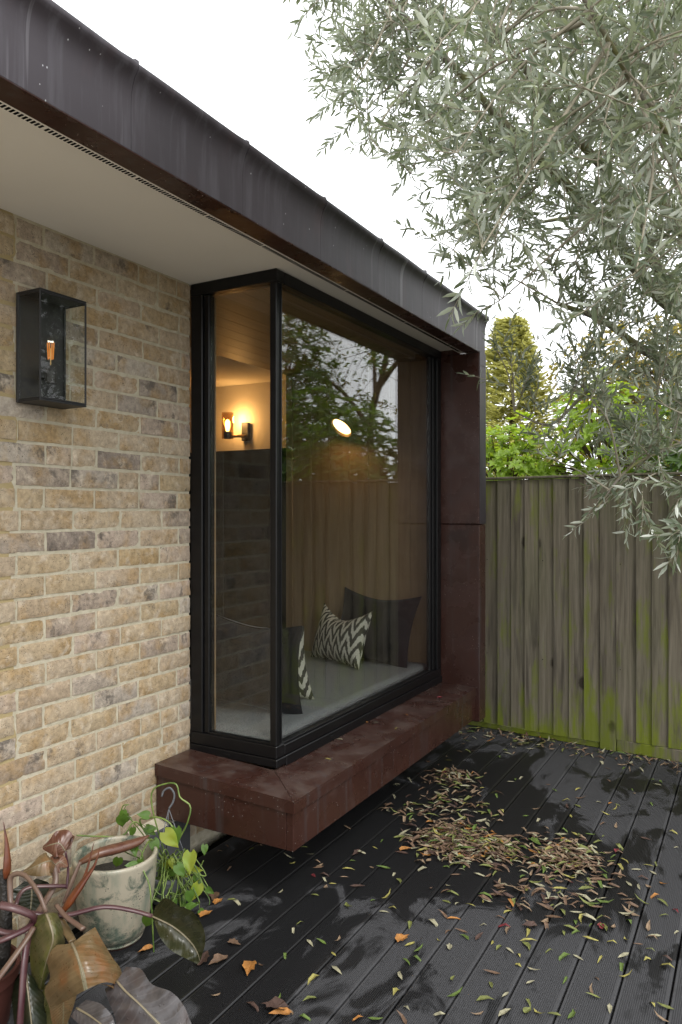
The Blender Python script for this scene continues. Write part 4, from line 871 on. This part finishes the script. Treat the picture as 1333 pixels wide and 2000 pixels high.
def loft(name, rows, mat, label=None, nx=12, ny=18, rib=(0, 1), wave=.004, skip=None):
    """leaf surface through measured rows of (edge, ..., edge) points"""
    R_ = [spline([at(*q) for q in r_], nx) for r_ in rows]; cols = [spline([r_[i] for r_ in R_], ny) for i in range(nx + 1)]
    vs_ = []; uv = []
    for j in range(ny + 1):
        for i in range(nx + 1):
            p = cols[i][j]; a = abs(i / nx * 2 - 1); n = toC(p).normalized()
            ve = math.cos((j / ny - .38 * a / 2) / .05 * math.pi)
            vs_.append(p + n * (wave * a * math.sin(j * 1.15 + i * .4 + len(rows)) + .0011 * ve * min(1, a * 3) + .003 * noise.noise(p * 25))); uv.append((i / nx, j / ny))
    fs = [(j * (nx + 1) + i, (j + 1) * (nx + 1) + i, (j + 1) * (nx + 1) + i + 1, j * (nx + 1) + i + 1) for j in range(ny) for i in range(nx)]
    if skip: fs = [f for f in fs if not skip(uv[f[0]][0] + .5 / nx, uv[f[0]][1] + .5 / ny)]
    m_ = MB(); m_.add(vs_, fs); me = m_.mesh(name, mat, True); ul = me.uv_layers.new(name='UVMap')
    v0 = at(*rows[0][1]); f0 = me.polygons[len(fs) // 2]
    if f0.normal.dot(toC(f0.center)) < 0: me.flip_normals()
    for lp_ in me.loops: ul.data[lp_.index].uv = uv[lp_.vertex_index]
    o = link(name, me, phi)
    if rib:
        m_ = MB(); P = [vs_[j * (nx + 1) + nx // 2] for j in range(ny + 1)]; m_.tube([Vector(q) + toC(q).normalized() * .0008 for q in P], [max(.0007, .0042 * (1 - k / ny)) for k in range(ny + 1)], 6, flat=.5); obj('midrib', m_, M['rib'], o, True)
    if label: o['label'] = label
    return o
A0 = at(146, 1842, 2.02); B0 = at(90, 1783, 2.08); C0 = at(298, 1790, 2.18)
loft('leaf', [[(96, 1851, 2.07), (112, 1846, 2.05), (140, 1842, 2.02), (166, 1824, 2.04), (186, 1811, 2.09)], [(88, 1866, 2.06), (114, 1862, 2.02), (146, 1855, 1.985), (176, 1842, 2.02), (200, 1838, 2.07)], [(98, 1908, 2.05), (122, 1893, 1.995), (155, 1880, 1.955), (186, 1870, 1.98), (222, 1874, 2.04)],
      [(87, 1936, 2.04), (118, 1922, 1.98), (162, 1905, 1.935), (204, 1893, 1.97), (236, 1894, 2.03)], [(97, 1970, 2.03), (128, 1956, 1.985), (168, 1934, 1.93), (208, 1919, 1.97), (241, 1930, 2.03)]], M['philodendron_gold'], 'torn bronze leaf speckled with water drops', 16, 20)
loft('leaf_flap', [[(97, 1970, 2.03), (124, 1958, 1.985), (150, 1944, 1.945)], [(101, 1996, 2.02), (124, 1985, 1.985), (143, 1969, 1.96)], [(112, 2030, 2.01), (122, 2018, 1.99), (130, 2004, 1.98)]], M['philodendron_gold'], None, 8, 8, None)
loft('leaf_flap', [[(241, 1930, 2.03), (216, 1925, 1.99), (192, 1922, 1.96)], [(242, 1946, 2.035), (232, 1938, 2.01), (219, 1930, 1.99)], [(241, 1964, 2.04), (240, 1959, 2.035), (238, 1953, 2.03)]], M['philodendron_gold'], None, 8, 8, None)
loft('leaf', [[(66, 1791, 2.13), (90, 1784, 2.08), (112, 1783, 2.12)], [(61, 1815, 2.12), (98, 1805, 2.055), (123, 1815, 2.11)], [(59, 1850, 2.12), (104, 1836, 2.045), (127, 1842, 2.10)], [(59, 1885, 2.12), (93, 1871, 2.05), (112, 1864, 2.10)], [(64, 1915, 2.12), (84, 1905, 2.07), (96, 1900, 2.11)], [(72, 1938, 2.12), (78, 1936, 2.11), (84, 1933, 2.12)]], M['philodendron_green'], 'green and tan drooping leaf beside the torn leaf')
loft('leaf', [[(304, 1771, 2.17), (298, 1790, 2.18), (300, 1797, 2.18)], [(324, 1754, 2.13), (313, 1797, 2.165), (305, 1812, 2.15)], [(350, 1770, 2.11), (336, 1809, 2.155), (314, 1833, 2.12)], [(379, 1783, 2.11), (358, 1826, 2.15), (332, 1855, 2.11)], [(398, 1815, 2.11), (376, 1845, 2.145), (352, 1867, 2.11)], [(401, 1842, 2.12), (386, 1862, 2.14), (372, 1877, 2.12)], [(395, 1866, 2.14), (391, 1878, 2.14), (386, 1884, 2.14)]], M['philodendron_olive'], 'dark olive heart leaf hanging in front of the pot', 12, 24)
loft('leaf', [[(246, 1889, 2.02), (228, 1916, 2.0), (205, 1932, 2.01)], [(275, 1893, 1.99), (247, 1938, 1.97), (212, 1956, 1.98)], [(297, 1923, 1.96), (273, 1962, 1.945), (224, 1985, 1.95)], [(335, 1938, 1.94), (309, 1999, 1.92), (235, 2030, 1.93)], [(360, 1966, 1.93), (345, 2035, 1.89), (262, 2070, 1.90)], [(378, 2010, 1.91), (372, 2060, 1.88), (320, 2090, 1.88)]], M['philodendron_grey'], "silvery purple leaf at the plant's outer edge", 14, 22, wave=.007)
loft('leaf', [[(168, 1953, 1.95), (150, 1969, 1.95), (138, 1986, 1.95)], [(196, 1961, 1.92), (178, 1986, 1.91), (160, 2006, 1.90)], [(218, 1983, 1.90), (205, 2008, 1.88), (188, 2030, 1.87)], [(228, 2012, 1.88), (225, 2035, 1.86), (214, 2060, 1.85)]], M['philodendron_grey'])
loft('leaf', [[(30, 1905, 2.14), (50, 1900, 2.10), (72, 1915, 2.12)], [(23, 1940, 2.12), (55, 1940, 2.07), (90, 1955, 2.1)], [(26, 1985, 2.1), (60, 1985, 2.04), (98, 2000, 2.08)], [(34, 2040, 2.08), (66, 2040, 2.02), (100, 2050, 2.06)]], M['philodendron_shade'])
loft('leaf', [[(85, 1925, 2.13), (98, 1925, 2.1), (110, 1935, 2.12)], [(78, 1965, 2.1), (102, 1970, 2.07), (130, 1985, 2.09)], [(86, 2020, 2.08), (110, 2025, 2.05), (140, 2035, 2.06)]], M['philodendron_green'])
# brown leaves behind, against the wall
G0 = at(108, 1690, 2.33)
blade('leaf', [G0, at(96, 1682, 2.30), at(70, 1692, 2.28), at(42, 1706, 2.28)], HW([.4, .8, .9, .6, .1], .045), Vector((.5, -.5, .8)), M['philodendron_gold'], phi, -.5, .10)
blade('leaf', [G0, at(118, 1684, 2.34), at(132, 1693, 2.33)], HW([.5, .9, .5, .1], .035), Vector((.6, -.5, .6)), M['philodendron_red'], phi, -.3, .1)
H0 = at(128, 1663, 2.36)
blade('leaf', [H0, at(116, 1648, 2.36), at(100, 1650, 2.36), at(83, 1656, 2.37)], HW([.3, .9, .8, .1], .05), Vector((.3, -.7, .6)), M['philodendron_red'], phi, -.2, .12)
blade('leaf', [H0, at(130, 1650, 2.38), at(136, 1640, 2.40), at(146, 1634, 2.41)], HW([.3, .9, .9, .3], .048), Vector((-.3, -.7, .5)), M['philodendron_red'], phi, .2, .12)
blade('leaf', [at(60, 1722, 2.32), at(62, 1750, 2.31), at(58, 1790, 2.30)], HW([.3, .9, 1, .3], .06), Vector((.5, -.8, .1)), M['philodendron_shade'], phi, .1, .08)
# rolled new leaf lying across the pot mouth
def spear(pts, rad, mat, flat=.6, name='rolled_leaf'):
    P = spline(pts, 22); m_ = MB(); m_.tube(P, [max(.0006, lerpl(rad, k / 22)) for k in range(23)], 12, flat=flat); return obj(name, m_, mat, phi, True)
spear([at(155, 1686, 2.40), at(190, 1668, 2.42), at(235, 1656, 2.46), at(268, 1645, 2.49), at(292, 1632, 2.52)], [.010, .019, .022, .021, .016, .002], M['philodendron_red'], .75)
spear([at(118, 1788, 2.18), at(140, 1756, 2.19), at(165, 1720, 2.20), at(185, 1690, 2.21), at(196, 1653, 2.22)], [.010, .022, .020, .012, .006, .0012], M['spear'], .5)
spear([at(128, 1775, 2.21), at(148, 1742, 2.22), at(168, 1705, 2.23), at(184, 1645, 2.25)], [.008, .010, .008, .006, .001], M['spear'], .6)
spear([at(125, 1765, 2.23), at(142, 1720, 2.25), at(157, 1684, 2.27)], [.006, .008, .006], M['petiole_b'], .7)
spear([at(12, 1716, 2.15), at(14, 1690, 2.15), at(13, 1650, 2.16), at(7, 1606, 2.17)], [.008, .013, .012, .008, .004, .0008], M['spear'], .6)
spear([at(142, 1840, 2.08), at(128, 1815, 2.12), at(112, 1790, 2.14)], [.011, .013, .010], M['philodendron_gold'], .5)
# stalks
stalk([ROOT, at(70, 1785, 2.12), at(130, 1788, 2.14), at(200, 1772, 2.16), at(255, 1778, 2.18), C0], .009, .0075)
stalk([at(110, 1768, 2.13), at(128, 1790, 2.10), at(150, 1806, 2.08), at(163, 1815, 2.06)], .007, .0085, 'petiole_b')
stalk([ROOT, at(20, 1745, 2.14), at(22, 1712, 2.15), at(48, 1710, 2.14), at(75, 1745, 2.10), B0], .008, .009, 'petiole_b')
stalk([at(70, 1790, 2.2), at(88, 1762, 2.26), at(108, 1725, 2.31), at(106, 1695, 2.33), G0], .011, .009, 'petiole_b')
stalk([at(0, 1768, 2.08), at(30, 1775, 2.08), at(62, 1788, 2.1), at(70, 1800, 2.12)], .014, .012)
stalk([at(-20, 1845, 2.05), at(15, 1832, 2.06), at(55, 1812, 2.10), at(66, 1795, 2.13)], .011, .011)
stalk([at(-10, 1920, 2.0), at(20, 1880, 2.03), at(50, 1838, 2.07), at(66, 1812, 2.1)], .010, .010, 'petiole_b')
stalk([at(36, 2040, 1.98), at(42, 1960, 2.0), at(48, 1880, 2.04), at(56, 1825, 2.09)], .010, .011)
stalk([at(130, 1737, 2.34), at(133, 1700, 2.36), H0], .005, .004)
stalk([at(30, 1770, 2.2), at(40, 1745, 2.24), at(60, 1733, 2.26), at(100, 1731, 2.28), at(130, 1731, 2.30)], .007, .006)
stalk([at(-15, 1815, 2.1), at(10, 1822, 2.1), at(30, 1822, 2.1)], .012, .009)
m_ = MB(); m_.tube(spline([at(5, 1880, 2.15), at(10, 1800, 2.16), at(8, 1740, 2.17), at(2, 1700, 2.17)], 12), [.02, .02, .02, .022, .02, .02, .018, .018, .016, .014, .012, .01, .008], 10); obj('stem', m_, M['soil'], phi, True)
pw = Matrix.Translation((-1.945, 1.315, 0))
ppot = thing('terracotta_pot', 'dark red terracotta pot half hidden under the philodendron', 'pot', (-1.945, 1.315, 0))
mb = MB(); mb.lathe([(0, 0), (.10, 0), (.105, .01), (.125, .14), (.133, .14), (.135, .17), (.126, .172), (.12, .14)], 40); obj('pot_body', mb, M['terracotta'], ppot, True, mw=pw, auto=40)
mb = MB(); mb.lathe([(.0, .155), (.121, .148)], 32); obj('soil', mb, M['soil'], ppot, True, mw=pw)

# ================================================================== trailing pothos in a hanging basket
random.seed(77)
HB = Vector((-1.93, 2.12, 0))
pth = thing('trailing_pothos', 'trailing green pothos spilling out of a small basket between pot and sill', 'plant', HB)
bas = thing('hanging_basket', 'small grey plastic basket with its hanging hook resting on the deck', 'basket', HB)
mb = MB(); mb.lathe([(0, .001), (.06, .001), (.075, .02), (.085, .10), (.089, .10), (.089, .112), (.08, .112), (.075, .09), (0, .09)], 28); obj('basket_bowl', mb, M['plastic'], bas, True, mw=Matrix.Translation(HB), auto=40)
hk = at(330, 1580, 2.80)
mb = MB(); mb.tube(spline([hk, hk + Vector((.012, .01, .025)), hk + Vector((.016, .012, .055)), hk + Vector((.002, .003, .078)), hk + Vector((-.017, -.008, .068)), hk + Vector((-.024, -.013, .046))], 20), .0038, 8); obj('hook', mb, M['plastic'], bas, True)
for k in range(3):
    a = k * 2.09 + .4; e = HB + Vector((.082 * math.cos(a), .082 * math.sin(a), .108)); mb = MB(); mb.tube([hk, hk.lerp(e, .5), e], .0017, 6); obj('hanger_strand', mb, M['plastic'], bas, True)
def heart(p, d, n, L, mat, curl=.25):
    d = d.normalized(); s = d.cross(n).normalized(); n = s.cross(d); m_ = MB(); nx, ny = 6, 8; vs_ = []
    pr_ = [.42, .92, 1.0, .95, .82, .62, .40, .18, .0]
    for j in range(ny + 1):
        for i in range(nx + 1):
            a = i / nx * 2 - 1; t = j / ny; h = pr_[j] * L * .36
            back = -.16 * L * (abs(a) ** 1.2) * (1 - t) ** 3
            vs_.append(p + d * (t * L + back) + s * a * h + n * (.22 * h * abs(a) - curl * L * t * t * .5 + .02 * L * math.sin(9 * t + 3 * a)))
    m_.add(vs_, [(j * (nx + 1) + i, j * (nx + 1) + i + 1, (j + 1) * (nx + 1) + i + 1, (j + 1) * (nx + 1) + i) for j in range(ny) for i in range(nx)]); obj('leaf', m_, mat, pth, True)
def vine(pts, r=.0026, nl=3, leafL=(.035, .055), yel=.15):
    P = spline(pts, 26); m_ = MB(); m_.tube(P, [r * (1.15 if k % 6 == 0 else 1) for k in range(27)], 7); obj('vine', m_, M['vine'], pth, True)
    for k in range(nl):
        i = random.randint(5, 25); p = P[i]; d = rv() + Vector((.35, -.25, -.1)); q = p + d.normalized() * .025
        m_ = MB(); m_.tube([p, p.lerp(q, .5) + Vector((0, 0, .006)), q], .0014, 5); obj('leaf_stalk', m_, M['vine'], pth, True)
        heart(q, d + Vector((0, 0, -.3)) + rv(.6), toC(q) * .3 + rv(.9) + Vector((0, 0, .4)), random.uniform(*leafL), M['pothos_yellow' if random.random() < yel else 'pothos_leaf'])
c0 = HB + Vector((0, 0, .11))
vine([c0, at(300, 1590, 2.78), at(298, 1545, 2.78), at(325, 1531, 2.78), at(345, 1533, 2.77), at(352, 1558, 2.76), at(372, 1575, 2.75), at(366, 1608, 2.74), at(350, 1640, 2.74)], .003, 0)
vine([c0, at(275, 1610, 2.74), at(288, 1600, 2.72), at(310, 1597, 2.7), at(335, 1612, 2.68), at(344, 1650, 2.66)], .003, 1)
vine([c0, at(270, 1608, 2.75), at(240, 1632, 2.72), at(190, 1634, 2.68), at(150, 1632, 2.64)], .0028, 4, (.035, .05), 0)
vine([c0, at(255, 1600, 2.76), at(236, 1600, 2.75), at(240, 1575, 2.75), at(252, 1572, 2.75)], .002, 2, (.035, .05), 0)
vine([c0, at(300, 1640, 2.6), at(275, 1680, 2.5), at(292, 1730, 2.46), at(297, 1790, 2.45), at(300, 1850, 2.46), at(302, 1895, 2.47)], .0026, 3, (.035, .045), 0)
vine([c0, at(240, 1662, 2.52), at(272, 1660, 2.5), at(280, 1678, 2.5)], .002, 1, (.04, .045), .3)
for k in range(62):
    a = random.uniform(-.5, 3.8) - 2.0; rr = random.uniform(.05, .16); e = HB + Vector((.015 + rr * math.cos(a) * 1.0, -.03 + rr * math.sin(a) * .9, random.uniform(.01, .13))); m1 = (c0 + e) / 2 + Vector((.0, .0, random.uniform(.02, .09))) + rv(.03)
    vine([c0 + rv(.03), m1, e, e + rv(.05) + Vector((.0, -.01, -.0))], random.uniform(.0018, .0028), 1 if random.random() < .55 else 0, (.030, .05), .2)
for px_, py_, d_, L_, y_ in ((322, 1640, 2.62, .072, 1), (345, 1632, 2.64, .06, 0), (372, 1680, 2.66, .07, 1), (388, 1742, 2.7, .06, 1), (370, 1755, 2.66, .045, 0), (400, 1665, 2.74, .035, 0), (237, 1608, 2.72, .055, 0), (262, 1660, 2.5, .045, 0), (232, 1690, 2.48, .045, 0), (345, 1705, 2.6, .05, 0), (300, 1655, 2.6, .05, 0), (290, 1805, 2.45, .05, 0)):
    heart(at(px_ , py_ - 14, d_), Vector((.05, 0, -1)) + rv(.55), toC(at(px_, py_, d_)) + rv(1.3), L_ * 1.05, M['pothos_yellow' if y_ else 'pothos_leaf'])

# ================================================================== fallen leaves
random.seed(101)
LN = [n for n, c in LITTER]; LM = [M['lit_' + n] for n in LN]
WTS = [17, 11, 34, 4, 4, 24, 2, 9, 1]
def litter(mb, p, ang, L, Wd, mi, tilt=.25, broad=False):
    d = Vector((math.cos(ang), math.sin(ang), random.uniform(-tilt, tilt) * .5)); n = Vector((random.uniform(-tilt, tilt), random.uniform(-tilt, tilt), 1))
    lance(mb, p, d, n, L, Wd, mi, random.uniform(-.6, 1.0), prof=(0, 1.0, .72, 0) if not broad else (0, 1.15, .95, 0), bend=random.uniform(-.22, .22))
pile = MB()
def gauss(cx, cy, sx, sy, rot):
    a, b = random.gauss(0, sx), random.gauss(0, sy); return cx + a * math.cos(rot) - b * math.sin(rot), cy + a * math.sin(rot) + b * math.cos(rot)
PILES = [((-1.18, 3.12, .085, .095, .3), 320, .034), ((-1.02, 3.10, .10, .075, .2), 190, .026), ((-.70, 3.20, .08, .09, .5), 230, .026), ((-1.47, 3.84, .07, .065, .6), 90, .022), ((-1.33, 3.50, .11, .10, 0), 75, .01), ((-1.48, 3.30, .07, .07, 0), 22, .008), ((-.72, 2.85, .16, .09, .4), 70, .008)]
for g_, n, hgt in PILES:
    for k in range(int(n * 1.4)):
        x_, y_ = gauss(*g_); e = math.exp(-(((x_ - g_[0]) / g_[2]) ** 2 + ((y_ - g_[1]) / g_[3]) ** 2) / 2)
        L = random.uniform(.036, .072); litter(pile, Vector((x_, y_, .004 + hgt * e * random.random())), random.choice((random.gauss(.25, .5), random.gauss(3.4, .5), random.uniform(0, 6.28))), L, L * random.uniform(.18, .28), random.choices(range(9), WTS)[0], .35, random.random() < .1)
for k in range(230):                                           # drift along the fence foot
    x_ = random.uniform(-2.0, -.15); fy = 4.703 - .098 * x_; y_ = fy - .03 - abs(random.gauss(0, .09 + .10 * max(0, -x_ - .8))); L = random.uniform(.04, .07)
    litter(pile, Vector((x_, y_, .004 + random.random() * .012)), random.uniform(0, 6.28), L, L * random.uniform(.15, .25), random.choices(range(9), WTS)[0], .35)
for k in range(60):
    x_ = random.uniform(-2.1, -1.55); y_ = random.uniform(2.3, 4.4); L = random.uniform(.04, .06); litter(pile, Vector((x_, y_, .004)), random.uniform(0, 6.28), L, L * .2, random.choices(range(9), WTS)[0])
po = obj('leaf_litter', pile, LM); po['kind'] = 'stuff'; po['label'] = 'swept heap of fallen olive leaves drying on the wet deck'; po['category'] = 'fallen leaves'
LV = {}
def leaf_mesh(ci, kind):
    key = (ci, kind, random.randint(0, 5))
    if key not in LV:
        m_ = MB()
        if kind == 'narrow': L = .062; litter(m_, Vector((-L / 2, 0, .0045)), 0, L, L * random.uniform(.17, .32), 0, .16)
        else:                                                  # broad ragged leaf: five-lobed outline
            n = 15; R0 = .028; c_ = [(0, 0, .006)]; ou = []
            for k in range(n):
                a = 6.283 * k / n; r_ = R0 * (1.5 if k == 0 else 1.0 if k % 2 == 0 else .86) * random.uniform(.88, 1.08); ou.append((r_ * math.cos(a) * 1.1, r_ * math.sin(a) * .8, .004 + .010 * abs(math.sin(a)) + random.uniform(0, .006)))
            m_.add(c_ + ou, [(0, 1 + k, 1 + (k + 1) % n) for k in range(n)])
        LV[key] = m_.mesh('fallen_leaf', LM[ci])
    return LV[key]
CN = {'cream': 'cream', 'olive': 'olive green', 'brown': 'brown', 'yellow': 'yellow', 'green': 'fresh green', 'tan': 'tan', 'orange': 'orange', 'dark': 'dark brown', 'crimson': 'crimson'}
ORD = ['first', 'second', 'third', 'fourth', 'fifth', 'sixth', 'seventh', 'eighth', 'ninth', 'tenth', 'eleventh', 'twelfth']
def where(x_, y_):
    zone = 'level with the pots' if y_ < 2.4 else 'short of the heap' if y_ < 2.8 else 'level with the heap' if y_ < 3.5 else 'beyond the heap' if y_ < 4.2 else 'by the fence foot'
    if x_ < -1.50: return 'under the copper sill, ' + zone
    k = int((x_ + 1.50) / PITCH); return 'on the %s board from the sill, %s' % (ORD[min(k, 11)], zone)
SEEN = set()
def drop(x_, y_, ci, kind='narrow', z=0.0, s=1.0, lab=None, rx=0):
    a = random.uniform(0, 6.28); mw = Matrix.Translation((x_, y_, z)) @ Matrix.Rotation(a, 4, 'Z') @ Matrix.Rotation(rx, 4, 'X') @ Matrix.Scale(s, 4)
    o = link('fallen_leaf', leaf_mesh(ci, kind), None, mw); k_ = 'narrow' if kind == 'narrow' else 'broad'; c_ = CN[LN[ci]]
    if not lab:
        lie = 'crosswise' if abs(math.cos(a)) > .8 else 'lengthwise' if abs(math.cos(a)) < .45 else 'slanting'
        for lab in ('%s %s leaf %s' % (c_, k_, where(x_, y_)), '%s %s %s leaf %s' % ('small' if s < .95 else 'long', c_, k_, where(x_, y_)), '%s %s leaf %s %s' % (c_, k_, lie, where(x_, y_))):
            if lab not in SEEN: break
        SEEN.add(lab)
    tag(o, lab, 'fallen leaf', 'fallen leaves scattered on the deck'); return o
spots = []
n = 0
while n < 262:
    px_, py_ = random.uniform(420, 1325), random.uniform(1440, 1995)
    d_ = CAM.z * FPX / (py_ - 1000); p = at(px_, py_, d_)
    if p.x < -1.95 or p.y > 4.6 or (p.x < -1.50 and random.random() < .75): continue
    dens = .55 + .45 * math.exp(-((p.x + .9) / .5) ** 2 - ((p.y - 3.1) / .6) ** 2)
    if p.x < -1.0 and p.y < 2.4: dens = .22
    if p.x > -.5 and p.y > 3.6: dens = .22
    if random.random() > dens or any((p.x - a) ** 2 + (p.y - b) ** 2 < .0011 for a, b in spots): continue
    spots.append((p.x, p.y)); ci = random.choices(range(9), [26, 17, 8, 16, 16, 10, 2, 2, 1])[0]
    drop(p.x, p.y, ci, 'narrow' if random.random() < .97 else 'broad', 0, random.choice((random.uniform(.45, .8), random.uniform(.7, 1.05)))); n += 1
for px_, py_, ci, s_ in ((488, 1893, 6, 1.05), (552, 1985, 6, .9), (785, 1838, 6, .9), (400, 1790, 6, .8), (418, 1755, 2, 1.0), (395, 1880, 7, 1.1), (430, 1880, 2, 1.0), (455, 1845, 2, .7), (425, 1765, 6, .7), (288, 1857, 6, .7), (540, 1972, 7, 1.2), (1038, 1812, 7, .8), (1175, 1812, 8, .6), (1205, 1663, 8, .5), (612, 1712, 8, .4), (700, 1668, 7, .8), (790, 1662, 6, .8)):
    d_ = CAM.z * FPX / (py_ - 1000); p = at(px_, py_, d_); drop(p.x, p.y, ci, 'broad', 0, s_)
for px_, py_, ci, k_, lab in ((712, 1410, 6, 'broad', 'small orange leaf stuck on the copper sill'), (643, 1478, 3, 'narrow', 'yellow-green leaf on the sill nearest the corner'), (736, 1409, 0, 'narrow', 'cream leaf on the sill by the frame'), (773, 1419, 3, 'narrow', 'yellow leaf in the middle of the copper sill'), (797, 1393, 6, 'narrow', 'orange curled leaf towards the far half of the sill'), (860, 1360, 8, 'broad', 'tiny crimson leaf by the column on the sill'), (665, 1442, 0, 'narrow', 'cream sliver of leaf against the window frame')):
    u = (px_ - 666.5) / FPX; d_ = (CAM.z - .424) * FPX / (py_ - 1000); p = at(px_, py_, d_)
    drop(p.x, p.y, ci, k_, zt(p.x) - .002, .6, lab)
